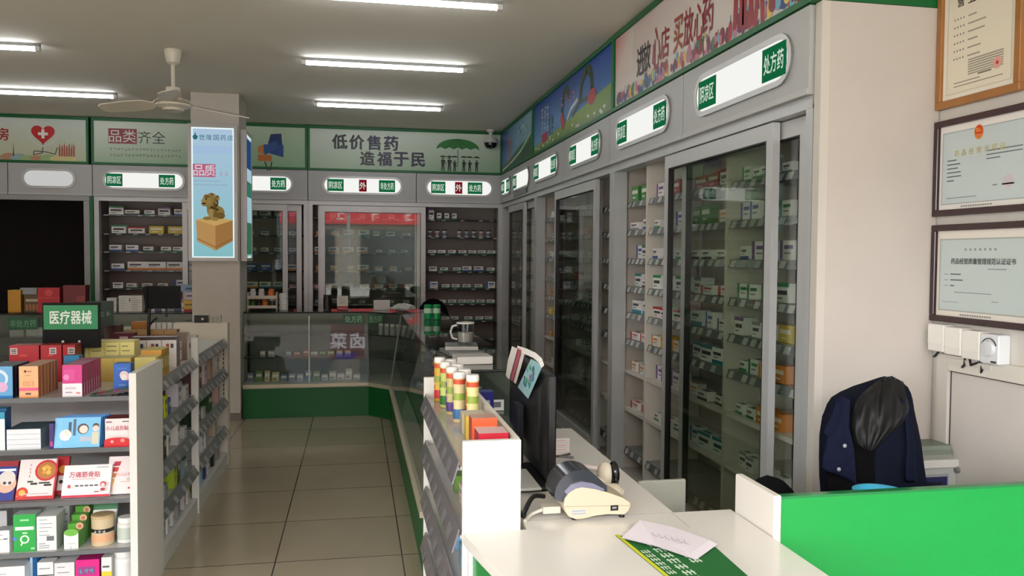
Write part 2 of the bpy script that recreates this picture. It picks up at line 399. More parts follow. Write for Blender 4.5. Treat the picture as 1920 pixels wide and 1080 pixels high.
# back wall
T = cabinet('wide back cabinet behind the pillar, its left half standing open', (-2.60, BY, 0), 0, 2.10, [1.05], LB, [(.84, 1.89, 0), (.96, 2.03, 1)], IN=(160, 152, 146), slim=True)
fill(T, .08, 1.03, LB[:7], 'cabinet left of pillar', G, [6, 5, 6, 5, 6, 5, 6], q, colour=.15, sc=(1.6, 1.1, 1.3))
fill(T, 1.42, 2.02, LB[:5], 'cabinet right of pillar', G, 4, q, colour=.3)
fill(T, 1.07, 1.42, LB[:5], '', G, 2, q, stuff=True)
T = cabinet('back corner cabinet with one wide reflecting door left of its open bay', (-.498, BY, 0), 0, 2.085, [1.14], LB, [(.12, 1.24, 0), (.10, 1.20, 1)], IN=(160, 152, 146), slim=True)
fill(T, 1.26, 2.05, LB[2:7], 'back corner bay', G, [7, 6, 6, 7, 6], q, colour=.15, shelf0=3, sc=(1.35, 1, 1.1))
fill(T, 1.26, 1.62, LB[:1], 'back corner bay', G, 4, q, colour=.4, sc=(.8, 1, 1.9))
fill(T, .02, 1.12, LB[:7], '', G, 7, q, stuff=True, colour=.3)
BOT = [bottle_mesh((214, 212, 206), (40, 40, 44), .026, .085, c).data('medicine_bottle') for c in ((90, 90, 100), (150, 120, 120), (110, 120, 140))]
for k in range(9):
    if k == 3: continue
    o = bpy.data.objects.new('medicine_bottle', BOT[k % 3]); C.objects.link(o); o.location = T @ Vector((1.30+k*.082, .15, LB[1]+.0016))
    tag(o, '%s of the dark-capped bottles along second shelf of back corner bay' % ORD[k+1 if k < 3 else k], 'bottle', 'bottles in the back corner bay')
# right wall
RZ = -PI/2
T = cabinet('nearest right cabinet beside the beige end panel, doors slid over each other', (RX, 4.95, 0), RZ, 2.30, [.40, 1.45], LR, [(.88, 2.01, 0), (1.02, 2.19, 1)], solid=(6, 7))
P = [('near right cabinet\'s side bay', .05, .38, 2), ('near right cabinet\'s open bay', .43, .86, 3), ('near right cabinet\'s left pane', .95, 1.42, 3), ('near right cabinet\'s right pane', 1.47, 1.97, 4), ('near right cabinet\'s end gap', 2.02, 2.27, 2)]
for ph, a, e, n in P: fill(T, a, e, LR[:8], ph, G, n, q, depth=.11, colour=.24, sc=(1.2, 1, 1.2))
T = cabinet('second right cabinet behind the desk monitor, with one dark sliding door', (RX, 7.19, 0), RZ, 2.24, [.62, 1.66], LR, [(.70, 1.86, 0), (.66, 1.80, 1)], solid=(6, 7))
fill(T, 1.88, 2.19, LR[:8], 'second right cabinet\'s near gap', G, 2, q, depth=.11, colour=.25)
fill(T, .06, .60, LR[:8], 'second right cabinet\'s far gap', G, 3, q, depth=.11, colour=.25)
fill(T, .72, 1.62, LR[:8], '', G, 5, q, stuff=True)
T = cabinet('farthest right cabinet, tucked into the back corner', (RX, 8.895, 0), RZ, 1.70, [.85], LR, [(.36, 1.16, 0), (.80, 1.60, 1)], solid=(6, 7))
fill(T, .06, 1.64, LR[:7], '', G, 6, q, stuff=True)
so = STUFF.obj('packed_medicine_boxes'); tag(so, 'rows of medicine boxes seen dimly behind the closed cabinet doors', 'medicine boxes', None, 'stuff')
# beige end of the run
mb = MB(); mb.box(RX-.012, RX+.02, 2.6, 2.64, 0, 2.335, (206, 199, 190)); mb.box(RX+.02, WX-.004, 2.6, 2.645, 0, 2.335, (198, 189, 181), 'paint')
tag(mb.obj('cabinet_side_board'), 'tall beige board closing the right cabinets beside the certificates', 'panel')
mb = MB(); mb.box(RX, WX-.004, 2.6, 2.645, 2.337, CEIL-.004, GREEN); tag(mb.obj('header_board'), 'green board above the tall beige end panel', 'panel')

# ------------------------------------------------------------------ grey fascia panels with lit oval signs
def oval(cx, cz, w, h, n=10):
    r = h/2; pts = []
    for i in range(n+1): a = -PI/2+PI*i/n; pts.append((cx+w/2-r+r*math.cos(a), cz+r*math.sin(a)))
    for i in range(n+1): a = PI/2+PI*i/n; pts.append((cx-w/2+r+r*math.cos(a), cz+r*math.sin(a)))
    return pts
def fascia(loc, rz, Wd, label, sign, plates=(), h=.315):
    """grey panel with a backlit oval window; plates: (text, x0, x1, colour)"""
    t = thing('sign_panel', label, 'sign', loc, rz, 'lit cabinet signs')
    p = MB(); p.box(.004, Wd-.004, 0, .05, .001, h-.002, (180, 180, 180)); p.box(.004, Wd-.004, -.006, 0, .001, .022, (188, 188, 187)); p.obj('panel', t)
    if sign:
        cx, w = sign; hh = .15; cz = .165
        fr = MB(); o1 = oval(cx, cz, w+.05, hh+.045); o2 = oval(cx, cz, w, hh); n = len(o1)
        fr.mesh([(a, -.012, b) for a, b in o1]+[(a, -.012, b) for a, b in o2], [(k, (k+1) % n, n+(k+1) % n, n+k) for k in range(n)], (200, 200, 200), 'metal')
        fr.mesh([(a, -.012, b) for a, b in o1]+[(a, 0, b) for a, b in o1], [(n+k, n+(k+1) % n, (k+1) % n, k) for k in range(n)], (140, 141, 142), 'metal')
        fr.obj('sign_rim', t)
        MB().face([(a, -.009, b) for a, b in o2], (250, 250, 246) if plates else (226, 227, 224), 'sign' if plates else 'screen').obj('light_window', t)
        for tx, a, b, col in plates:
            pl = MB(); pl.box(a, b, -.0125, -.0095, cz-.063, cz+.063, col, 'sign')
            pl.text(tx, ((a+b)/2, -.0135, cz), UX, UZ, .075, (206, 222, 206), 'sign', bold=.03, wid=(b-a)*.82)
            pl.obj('plate', t)
    return t
YC, CF, FC, NC, OUT = '阴凉区', '处方药', '处方药', '非处方药', '外'
GP = (20, 100, 60)
fascia((-4.6, BY-.03, FZ), 0, 1.22, 'plain grey fascia board above the dark doorway at far left', None)
fascia((-3.38, BY-.03, FZ), 0, .775, 'blank lit oval sign above the dark doorway', (.375, .45))
fascia((-2.605, BY-.03, FZ), 0, 1.055, 'lit oval sign with two green plates left of pillar light box', (.49, .74), [(YC, .13, .285, GP), (CF, .63, .785, GP)])
fascia((-1.55, BY-.03, FZ), 0, 1.05, 'lit oval sign half hidden behind the pillar light box', (.51, .74), [(YC, .15, .305, GP), (CF, .67, .83, GP)])
fascia((-.50, BY-.03, FZ), 0, 1.137, 'lit oval sign with red plate between two green ones, above reflecting door', (.57, .80), [(YC, .20, .37, GP), (OUT, .53, .61, (120, 16, 28)), (NC, .74, .91, GP)])
fascia((.637, BY-.03, FZ), 0, .953, 'lit oval sign with red plate, on back wall next to the corner', (.47, .70), [(YC, .16, .315, GP), (OUT, .42, .50, (120, 16, 28)), (CF, .56, .72, GP)])
fx = RX-.03
fascia((fx, 8.865, FZ), RZ, .62, 'small lit oval sign nearest the back corner on right wall', (.32, .50), [('阴凉区', .10, .26, GP), (CF, .38, .54, GP)])
t = fascia((fx, 8.245, FZ), RZ, 1.045, 'lit oval sign with one green plate, second from back corner', (.50, .76), [('阴凉区', .15, .31, GP)])
MB().box(.16, .80, -.012, -.001, .015, .075, (70, 74, 72), 'metal').obj('name_slot', t)
fascia((fx, 7.20, FZ), RZ, 1.10, 'lit oval sign with green plates, third from back corner on right', (.49, .86), [('阴凉区', .09, .26, GP), (CF, .72, .89, GP)])
fascia((fx, 6.10, FZ), RZ, 1.15, 'lit oval sign with green plates above the dark sliding door', (.58, .78), [('阴凉区', .22, .39, GP), (CF, .78, .95, GP)])
fascia((fx, 4.95, FZ), RZ, 1.175, 'lit oval sign with green plates above the open right bay', (.58, .84), [('阴凉区', .19, .36, GP), (CF, .80, .98, GP)])
fascia((fx, 3.775, FZ), RZ, 1.13, 'largest lit oval sign, nearest the beige end panel', (.59, .82), [('阴凉区', .21, .39, GP), (CF, .81, .99, GP)])

# ------------------------------------------------------------------ picture banners above the fascia
BH = .47
def banner(loc, rz, Wd, label, draw, bgc):
    t = thing('banner', label, 'banner', loc, rz, 'picture banners under the ceiling')
    f = MB(); fr = .032
    f.box(0, Wd, -.012, .03, 0, fr*.7, GREEN); f.box(0, Wd, -.012, .03, BH-fr, BH-.002, GREEN)
    f.box(0, fr*.7, -.012, .03, fr*.7, BH-fr, GREEN); f.box(Wd-fr*.7, Wd, -.012, .03, fr*.7, BH-fr, GREEN); f.obj('frame', t)
    p = MB(); p.box(fr*.7, Wd-fr*.7, .002, .012, fr*.7, BH-fr, (220, 220, 214), 'card')
    p.face([(fr*.7, .001, fr*.7), (Wd-fr*.7, .001, fr*.7), (Wd-fr*.7, .001, BH-fr), (fr*.7, .001, BH-fr)], bgc, 'card')
    draw(p); p.obj('print', t); return t
def pg(p, pts, col, dy=0): p.face([(a, -.0005-dy, b) for a, b in pts], col, 'card')
def disc(cx, cz, rx, rz_, n=18, a0=0, a1=2*PI): return [(cx+rx*math.cos(a0+(a1-a0)*k/(n if a1-a0 < 6.2 else n)), cz+rz_*math.sin(a0+(a1-a0)*k/n)) for k in range(n if a1-a0 > 6.2 else n+1)]
def heart(cx, cz, s):
    pts = []
    for k in range(32):
        a = 2*PI*k/32; pts.append((cx+s*16*math.sin(a)**3/17, cz+s*(13*math.cos(a)-5*math.cos(2*a)-2*math.cos(3*a)-math.cos(4*a))/17))
    return pts
def stroke(p, pts, w, col, dy=.0004):
    for (a, b), (c, d) in zip(pts, pts[1:]):
        L = math.hypot(c-a, d-b) or 1; nx, nz = -(d-b)/L*w/2, (c-a)/L*w/2
        pg(p, [(a+nx, b+nz), (a-nx, b-nz), (c-nx, d-nz), (c+nx, d+nz)][::-1], col, dy)
def man(p, x, z, h, col, dy=.0006, arm=0):
    pg(p, disc(x, z+h*.92, h*.07, h*.08, 10), col, dy)
    pg(p, [(x-h*.1, z+h*.45), (x+h*.1, z+h*.45), (x+h*.14, z+h*.82), (x-h*.14, z+h*.82)], col, dy)
    pg(p, [(x-h*.12, z), (x-h*.04, z), (x, z+h*.46), (x-h*.1, z+h*.46)], col, dy); pg(p, [(x+h*.04, z), (x+h*.12, z), (x+h*.1, z+h*.46), (x, z+h*.46)], col, dy)
    stroke(p, [(x+h*.12, z+h*.78), (x+h*.2, z+h*(.5+arm))], h*.05, col, dy)
def d1(p):   # heart with stethoscope
    off = 2.62+.02
    X = lambda px: at(px, 270, y=BY)[0]+4.60
    z = lambda py: 2.337*0 + at(90, py, y=BY)[2]-2.337
    for k in range(13):
        x = X(0)-.45+k*.09; c = R.choice([(190, 200, 130), (214, 200, 140), (160, 186, 130), (210, 180, 130), (190, 140, 110), (150, 180, 180)])
        pg(p, disc(x, .045, .08, R.uniform(.02, .05), 12), c, .0001+.00003*k)
    for k in range(7): x = X(112)+k*.022; pg(p, [(x, .07), (x+.016, .07), (x+.016, .12+R.uniform(.02, .09)), (x+.008, .21*R.uniform(.8, 1)), (x, .14)], (176, 84, 56), .0006)
    pg(p, [(X(26), .06), (X(29), .06), (X(27.5), .2)], (90, 80, 70), .0006)
    hx = X(83); pg(p, heart(hx, z(252), .115), (196, 30, 36), .0007)
    pg(p, [(hx-.014, z(252)-.045), (hx+.014, z(252)-.045), (hx+.014, z(252)+.045), (hx-.014, z(252)+.045)], (240, 236, 230), .001); pg(p, [(hx-.045, z(252)-.014), (hx+.045, z(252)-.014), (hx+.045, z(252)+.014), (hx-.045, z(252)+.014)], (240, 236, 230), .0011)
    stroke(p, [(hx-.13, z(252)+.03), (hx-.13, z(252)-.03), (hx-.08, z(252)-.09), (hx, z(252)-.13), (hx+.08, z(252)-.09), (hx+.13, z(252)-.03), (hx+.13, z(252)+.03)], .008, (220, 216, 210), .0012)
    stroke(p, [(hx, z(252)-.13), (hx-.01, z(252)-.19), (hx-.09, z(252)-.21), (hx-.08, z(252)-.17), (hx+.04, z(252)-.18), (hx+.11, z(252)-.2), (hx+.13, z(252)-.13)], .008, (60, 50, 50), .0012)
    p.text('房', (X(7), -.0015, z(255)), UX, UZ, .12, (170, 24, 34), bold=.03)
banner((-4.60, BY-.03, 2.337), 0, 1.965, 'banner with red heart and stethoscope above the dark doorway', d1, [(210, 206, 170), (190, 196, 160), (206, 214, 208), (232, 232, 228)])
def d2(p):   # complete range of goods
    X = lambda px: at(px, 270, y=BY)[0]+2.61
    z = lambda py: at(260, py, y=BY)[2]-2.337
    pg(p, [(X(205), z(271)), (X(258), z(271)), (X(258), z(243)), (X(205), z(243))], (140, 16, 50), .0003)
    p.text('品类', (X(231.5), -.0015, z(257)), UX, UZ, .125, (232, 226, 220), bold=.01); p.text('齐全', (X(286), -.0015, z(258)), UX, UZ, .125, (50, 44, 40), bold=.005)
    for r_ in range(2): p.scrib(20, (X(207), -.0015, z(284+r_*11)), UX, UZ, .03, (120, 120, 100), rnd=random.Random(r_))
    x0 = X(485); pal = [(24, 50, 110), (30, 70, 140), (28, 60, 120), (40, 84, 150)]
    pg(p, [(X(503), z(262)), (X(530), z(268)), (X(528), z(242)), (X(508), z(244))], pal[0], .0004); pg(p, [(X(488), z(276)), (X(532), z(288)), (X(532), z(264)), (X(496), z(264))], pal[1], .0006)
    pg(p, [(X(498), z(284)), (X(520), z(270)), (X(520), z(256)), (X(496), z(266)), (X(490), z(276))], pal[3], .0008)
    pg(p, [(X(484), z(296)), (X(510), z(296)), (X(510), z(284)), (X(484), z(284))], (196, 116, 50), .0009); pg(p, [(X(484), z(280)), (X(496), z(284)), (X(494), z(264)), (X(484), z(270))], (206, 130, 60), .0009)
    stroke(p, [(X(497), z(297)), (X(503), z(314))], .012, (50, 40, 30)); stroke(p, [(X(510), z(297)), (X(507), z(314))], .012, (50, 40, 30))
banner((-2.61, BY-.03, 2.337), 0, 2.105, 'pale green banner running behind the pillar light box', d2, [(164, 190, 160), (140, 178, 138), (190, 208, 182), (228, 232, 222)])
def d3(p):   # low prices
    X = lambda px: at(px, 285, y=BY)[0]+.502
    z = lambda px, py: at(px, py, y=BY)[2]-2.337
    navy = (22, 16, 60)
    for i, ch in enumerate('低价售药'): p.text(ch, (X(637+i*32), -.0015, z(685, 268)), UX, UZ, .15, (14, 14, 26) if i < 2 else navy, bold=.06)
    for i, ch in enumerate('造福于民'): p.text(ch, (X(689+i*31.5), -.0015, z(735, 299)), UX, UZ, .145, (14, 14, 26) if i < 1 else navy, bold=.06)
    cx, cz = X(858), z(858, 281); um = disc(cx, cz, .235, .115, 20, 0, PI)
    for k in range(6, -1, -1): a = cx-.235+.47*k/6
    sc = []
    for k in range(5):
        a, b = cx-.235+.094*k, cx-.235+.094*(k+1); sc += [(a, cz), ((a+b)/2, cz+.02)]
    pg(p, um+sc, (44, 122, 52), .0004)
    for k in range(1, 5): stroke(p, [(cx, cz+.113), (cx-.235+.094*k, cz+.004)], .005, (26, 80, 34), .0008)
    stroke(p, [(cx, cz), (cx, cz-.17), (cx-.012, cz-.185), (cx-.026, cz-.17)], .007, (40, 60, 40), .0008)
    for k, xx in enumerate((830, 842, 852, 869, 880, 893)): man(p, X(xx), z(860, 322), R.uniform(.12, .155), (30, 40, 34), .0008, .1*(k % 3)); pg(p, disc(X(xx), z(860, 322)+.15, .035, .018, 10, 0, PI), (40, 56, 40), .0012)
banner((-.502, BY-.03, 2.337), 0, 2.085, 'pale banner with green umbrella over small figures, on back wall', d3, [(176, 196, 172), (146, 178, 144), (212, 220, 206), (222, 228, 216)])
bx = RX-.03
def d4(p):   # crowd and slogan
    X = lambda px, py: 4.87-at(px, py, x=bx)[1]
    Z = lambda px, py: at(px, py, x=bx)[2]-2.337
    pg(p, [(.03, .2), (.35, .2), (.35, .43), (.03, .43)], [(228, 200, 190), (226, 214, 204), (226, 216, 206), (216, 130, 130)], .0002)
    for i, ch in enumerate('进放心店'): px = (1201, 1213, 1231, 1247)[i]; py = (115, 105, 90, 80)[i]; p.text(ch, (X(px, py), -.0015, Z(px, py)), UX, UZ, (.16, .16, .22, .16)[i], (40, 24, 24) if i < 2 else (150, 20, 30), bold=.03, wid=.115)
    for i, ch in enumerate('买放心药'): px = (1272, 1291, 1311, 1328)[i]; py = (64, 50, 40, 24)[i]; p.text(ch, (X(px, py), -.0015, Z(px, py)), UX, UZ, .17, ((160, 70, 30), (150, 20, 30), (150, 20, 30), (140, 20, 40))[i], bold=.03, wid=.115)
    cols = [(150, 30, 40), (130, 24, 40), (40, 90, 130), (176, 40, 54), (220, 190, 80), (110, 170, 190), (60, 110, 70), (190, 120, 140), (120, 30, 60), (40, 60, 120), (222, 210, 200)]
    q = random.Random(5)
    for k in range(190):
        x = .06+q.random()*2.12; h = (.03+.04*q.random())*(1+.45*x/2.2); z = .022+q.random()*.035
        pg(p, disc(x, z+h*.45, .014+.014*q.random(), h*.5, 9), q.choice(cols), .0003+k*.000004)
        if k % 3 == 0: stroke(p, [(x, z+h*.8), (x+q.uniform(-.015, .015), z+h+.015)], .006, q.choice(cols), .001)
    for px in (1385, 1402, 1424): man(p, X(px, 40), Z(px, 52), .42 if px < 1420 else .36, (150, 24, 36), .0012)
banner((bx, 4.87, 2.337), RZ, 2.262, 'large pink and white slogan banner with crowd, nearest on right wall', d4, [(226, 214, 206), (206, 196, 190), (214, 208, 204), (222, 196, 190)])
def d5(p):   # blue meadow
    W5 = 2.33
    pg(p, [(.03, .03), (W5-.03, .03), (W5-.03, .2), (1.2, .13), (.03, .08)], [(90, 120, 40), (96, 130, 44), (110, 150, 60), (140, 170, 60), (120, 150, 90)], .0002)
    for k in range(16): pg(p, disc(R.uniform(.1, 2.2), R.uniform(.04, .1), .025, .012, 8), (216, 220, 210), .0006)
    st = random.Random(2)
    for r_ in range(3): p.scrib(3, (.32, -.0012, .15+r_*.07), UX, UZ, .085, (214, 220, 216) if r_ else (200, 210, 226), rnd=st)
    pg(p, [(.36, .075), (.56, .075), (.56, .15), (.36, .15)], (170, 36, 70), .0008)
    for r_ in range(2): p.scrib(2, (.6, -.0012, .1+r_*.07), UX, UZ, .08, (60, 96, 90), rnd=st)
    p.scrib(4, (1.0, -.0014, .26), UX, (0, 0, 1), .085, (214, 130, 170), rnd=st, gap=1.3)
    stroke(p, [(1.12, .1), (1.04, .22), (1.06, .32), (1.14, .38), (1.22, .36), (1.26, .30)], .07, (46, 70, 50), .0005); stroke(p, [(1.55, .2), (1.6, .34), (1.72, .41), (1.84, .36), (1.86, .24), (1.8, .18)], .075, (50, 70, 44), .0005)
    stroke(p, [(1.1, .10), (1.02, .2)], .08, (190, 50, 40), .0009); stroke(p, [(1.2, .14), (1.3, .2), (1.5, .24)], .03, (220, 226, 224), .0009)
    stroke(p, [(1.35, .14), (1.55, .21), (1.75, .2)], .03, (30, 50, 40), .0009); pg(p, disc(1.86, .19, .1, .055, 12), (180, 44, 40), .001)
banner((bx, 7.21, 2.337), RZ, 2.338, 'deep blue banner with grass meadow, in middle of right wall', d5, [(120, 170, 214), (40, 110, 180), (0, 66, 160), (0, 50, 140)])
def d6(p):   # runner by a hill
    pg(p, [(.03, .03), (1.63, .03), (1.63, .24), (1.1, .19), (.6, .12), (.03, .07)], [(40, 80, 40), (30, 84, 50), (80, 140, 60), (60, 120, 50), (50, 100, 50), (30, 70, 40)], .0002)
    stroke(p, [(.1, .04), (.6, .07), (1.1, .13), (1.55, .24)], .02, (214, 224, 220), .0006); pg(p, [(.6, .03), (1.63, .03), (1.63, .2), (1.1, .10)], (20, 70, 44), .0005)
    man(p, .5, .05, .33, (206, 104, 50), .0008, .2); stroke(p, [(.9, .2), (1.0, .33), (1.2, .36), (1.34, .28), (1.28, .18)], .02, (210, 226, 216), .0008); stroke(p, [(1.0, .38), (1.1, .3)], .02, (60, 130, 90), .0009)
banner((bx, 8.865, 2.337), RZ, 1.655, 'short blue banner with running figure and hills, nearest back corner', d6, [(60, 110, 170), (120, 170, 200), (160, 200, 220), (30, 70, 140)])
# green strip by the dark doorway
tag(MB().box(-2.632, -2.604, BY-.03, BY+.05, 0, FZ-.002, GREEN).obj('corner_strip'), 'narrow green upright between the dark doorway and back cabinet', 'trim')
mb = MB(); mb.box(-4.6, -2.635, BY-.03, BY+.04, FZ-.05, FZ-.002, (160, 160, 160)); mb.box(-2.69, -2.636, BY-.03, BY+.04, 0, FZ-.052, (160, 160, 160)); mb.box(-4.6, -4.55, BY-.03, BY+.04, 0, FZ-.052, (160, 160, 160))
mb.box(-4.8, -4.602, BY-.02, BY+.04, 0, CEIL, (190, 186, 176)); struct(mb, 'door_1', 'grey frame of the dark open doorway')
# ------------------------------------------------------------------ ceiling fixtures
def tube_light(x0, x1, y, label):
    t = thing('tube_light', label, 'light', ((x0+x1)/2, y, CEIL), 0, 'ceiling tube lights'); L = (x1-x0)/2
    MB().box(-L, L, -.012, .012, -.022, -.001, (120, 120, 118)).obj('housing', t)
    MB().tube([(-L+.03, 0, -.036), (L-.03, 0, -.036)], .0145, (248, 252, 255), 'tube', 12).obj('tube', t)
    for s in (-1, 1): MB().box(s*(L-.014)-.014, s*(L-.014)+.014, -.016, .016, -.05, -.022, (214, 210, 204), 'plastic').obj('end_cap', t)
tube_light(-.39, .77, 4.36, 'lit ceiling tube nearest the camera, cut by top of photo')
tube_light(-.37, .78, 5.87, 'lit ceiling tube, middle of the three before the corner')
tube_light(-.365, .78, 7.47, 'lit ceiling tube nearest the back corner')
tube_light(-3.19, -2.03, 5.87, 'short visible end of lit ceiling tube at far left')
tube_light(-3.18, -2.0, 7.50, 'lit ceiling tube left of the ceiling fan')
# ceiling fan
t = thing('ceiling_fan', 'cream three-blade ceiling fan hanging beside the pillar', 'fan', (-1.21, 5.86, CEIL))
IV = (226, 218, 200)
MB().lathe([(0, 0), (.055, 0), (.055, -.02), (.04, -.085), (.02, -.1), (0, -.1)], (0, 0, 0), IV, 'plastic', 24).obj('canopy', t)
MB().tube([(0, 0, -.09), (0, 0, -.28)], .013, IV, 'plastic', 12).obj('rod', t)
mo = MB().lathe([(0, -.25), (.045, -.25), (.047, -.31), (.06, -.325), (.108, -.335), (.118, -.35), (.112, -.375), (.07, -.39), (.065, -.405), (0, -.41)], (0, 0, 0), IV, 'plastic', 28).obj('motor', t)
MB().lathe([(.114, -.343), (.121, -.347), (.121, -.358), (.116, -.362)], (0, 0, 0), (160, 150, 130), 'metal', 28).obj('motor_ring', mo)
for a in (38, 158, 278):
    b = MB(); pr = [(.07, .022), (.15, .03), (.2, .062), (.35, .068), (.52, .055), (.55, .03)]
    vs = []; 
    for x, w in pr:
        for sg, dz in ((-1, 0), (1, 0), (1, .006), (-1, .006)): vs.append((x, sg*w, -.352+sg*w*.3+dz-.045*x))
    fs = [(k*4+j, k*4+4+j, k*4+4+(j+1) % 4, k*4+(j+1) % 4) for k in range(len(pr)-1) for j in range(4)]+[(3, 2, 1, 0), (20, 21, 22, 23)]
    b.mesh(vs, fs, (222, 214, 196), 'plastic'); b.obj('blade', t, rz=math.radians(a))
# dome camera
t = thing('security_camera', 'white bracket and black dome camera in back ceiling corner', 'camera', (1.43, 8.76, CEIL))
MB().lathe([(0, -.002), (.045, -.002), (.045, -.02), (.02, -.03), (.018, -.1), (0, -.1)], (0, 0, 0), (212, 208, 200), 'plastic', 18).obj('bracket', t)
MB().lathe([(0, -.095), (.07, -.095), (.08, -.12), (.08, -.14), (.07, -.142)], (0, 0, 0), (196, 194, 188), 'plastic', 22).obj('housing', t)
MB().lathe([(.07, -.141), (.066, -.17), (.045, -.195), (0, -.205)], (0, 0, 0), (14, 14, 15), 'smoke', 22).obj('dome', t)

# ------------------------------------------------------------------ light boxes on the pillar
def light_box(name, label, loc, rz, w, h, draw):
    t = thing(name, label, 'light box', loc, rz); f = .028
    b = MB(); b.box(0, w, .012, .05, 0, h, (180, 178, 176), 'metal')
    for a in ((0, w, 0, f), (0, w, h-f, h), (0, f, f, h-f), (w-f, w, f, h-f)): b.box(a[0], a[1], 0, .012, a[2], a[3], (186, 184, 182), 'metal')
    b.obj('frame', t); p = MB()
    p.face([(f, .01, f), (w-f, .01, f), (w-f, .01, h-f), (f, .01, h-f)], [(150, 214, 220), (150, 214, 220), (196, 224, 250), (196, 224, 250)], 'screen')
    for a in ((f, f+.012, f, h-f), (w-f-.012, w-f, f, h-f), (f, w-f, h-f-.012, h-f), (f, w-f, f, f+.01)): p.face([(a[0], .0096, a[2]), (a[1], .0096, a[2]), (a[1], .0096, a[3]), (a[0], .0096, a[3])], (240, 255, 255), 'sign')
    draw(p, w, h, f); p.obj('poster', t); return t
def lion(p, w, h, f):
    Y = [.0092]
    def P(pts, col): Y[0] -= .0001; p.face([(a, Y[0], b) for a, b in pts], col, 'screen')
    def s(u, v): return (f+u*(w-2*f), f+v*(h-2*f))      # fractions of the poster
    def D(u, v, ru, rv, col, n=18): P([(s(u, v)[0]+ru*(w-2*f)*math.cos(2*PI*k/n), s(u, v)[1]+rv*(h-2*f)*math.sin(2*PI*k/n)) for k in range(n)], col)
    tl = (20, 110, 120)
    P([s(.04, .86), s(.96, .86), s(.96, .80), s(.04, .80)], (184, 216, 250)); D(.09, .925, .06, .018, tl); D(.09, .932, .045, .012, (196, 224, 250))
    P([s(.075, .905), s(.105, .905), s(.105, .955), s(.075, .955)], tl); P([s(.04, .925), s(.14, .925), s(.14, .937), s(.04, .937)], tl)
    for k, ch in enumerate('世隆国药店'): x, z = s(.25+.165*k, .925); p.text(ch, (x, .0088, z), UX, UZ, .045, tl, 'screen', bold=.01)
    P([s(.03, .62), s(.56, .62), s(.56, .72), s(.03, .72)], (206, 110, 140))
    for k, ch in enumerate('品质'): x, z = s(.165+.26*k, .67); p.text(ch, (x, .0086, z), UX, UZ, .092, (240, 226, 240), 'screen', bold=.03, wid=.085)
    x, z = s(.64, .635); p.scrib(2, (x, .0086, z), UX, UZ, .03, (206, 150, 190), 'screen', rnd=random.Random(5), gap=1.5)
    for r_ in range(2): x, z = s(.04, .585-.03*r_); p.scrib(20 if r_ else 16, (x, .0088, z), UX, UZ, .012, (150, 130, 190), 'screen', rnd=random.Random(r_+9))
    # pedestal
    P([s(.10, .29), s(.55, .245), s(.55, .055), s(.12, .125)], (204, 158, 98)); P([s(.55, .245), s(.96, .29), s(.96, .13), s(.55, .055)], (176, 128, 74)); P([s(.10, .29), s(.5, .325), s(.96, .29), s(.55, .245)], (220, 180, 110))
    P([s(.12, .15), s(.55, .085), s(.55, .078), s(.12, .143)], (150, 106, 60)); P([s(.55, .085), s(.96, .152), s(.96, .146), s(.55, .078)], (140, 98, 54))
    # seated lion
    g1, g2, g3 = (150, 124, 70), (120, 96, 50), (84, 66, 34)
    D(.60, .35, .17, .05, g1); D(.50, .37, .15, .062, g1); D(.68, .325, .10, .026, g2); D(.44, .335, .055, .045, (170, 142, 86)); D(.56, .33, .05, .038, g2)
    D(.36, .303, .10, .014, g1); D(.54, .298, .09, .014, (166, 138, 80)); D(.46, .43, .17, .055, g2); D(.40, .435, .13, .05, g1); D(.31, .42, .06, .022, (170, 142, 86))
    D(.29, .412, .035, .007, g3); D(.36, .445, .025, .007, g3); D(.47, .48, .09, .018, g1); D(.57, .42, .05, .03, g3); D(.36, .475, .08, .014, (160, 132, 78)); P([s(.42, .385), s(.62, .36), s(.64, .375), s(.46, .4)], g3)
    for k in range(22): D(.43+.17*math.cos(k*.6)*(.6+.4*(k % 2))+.03, .452+.038*math.sin(k*.6)*(.6+.4*(k % 2)), .032, .009, ((166, 138, 84), (104, 82, 44), (136, 110, 62))[k % 3], 9)
    D(.35, .44, .10, .033, (160, 132, 76)); D(.27, .436, .05, .014, (172, 144, 86)); D(.28, .416, .055, .008, (70, 40, 26)); D(.34, .452, .022, .006, (40, 30, 16)); D(.36, .470, .06, .008, (110, 86, 46)); D(.29, .404, .05, .008, (150, 122, 70))
light_box('light_box', 'tall lit poster of bronze lion on pedestal, front of the pillar', (-1.392, 7.275, 1.385), 0, .40, 1.155, lion)
def side_poster(p, w, h, f):
    for a, b, c in ((.72, .95, (40, 80, 130)), (.5, .62, (60, 130, 110)), (.05, .3, (60, 120, 90))): p.face([(f, .0094, h*a), (w-f, .0094, h*a), (w-f, .0094, h*b), (f, .0094, h*b)], c, 'screen')
light_box('light_box', 'lit poster box seen edge-on, right side of the pillar', (-.93, 7.37, 1.385), PI/2, .40, 1.13, side_poster)

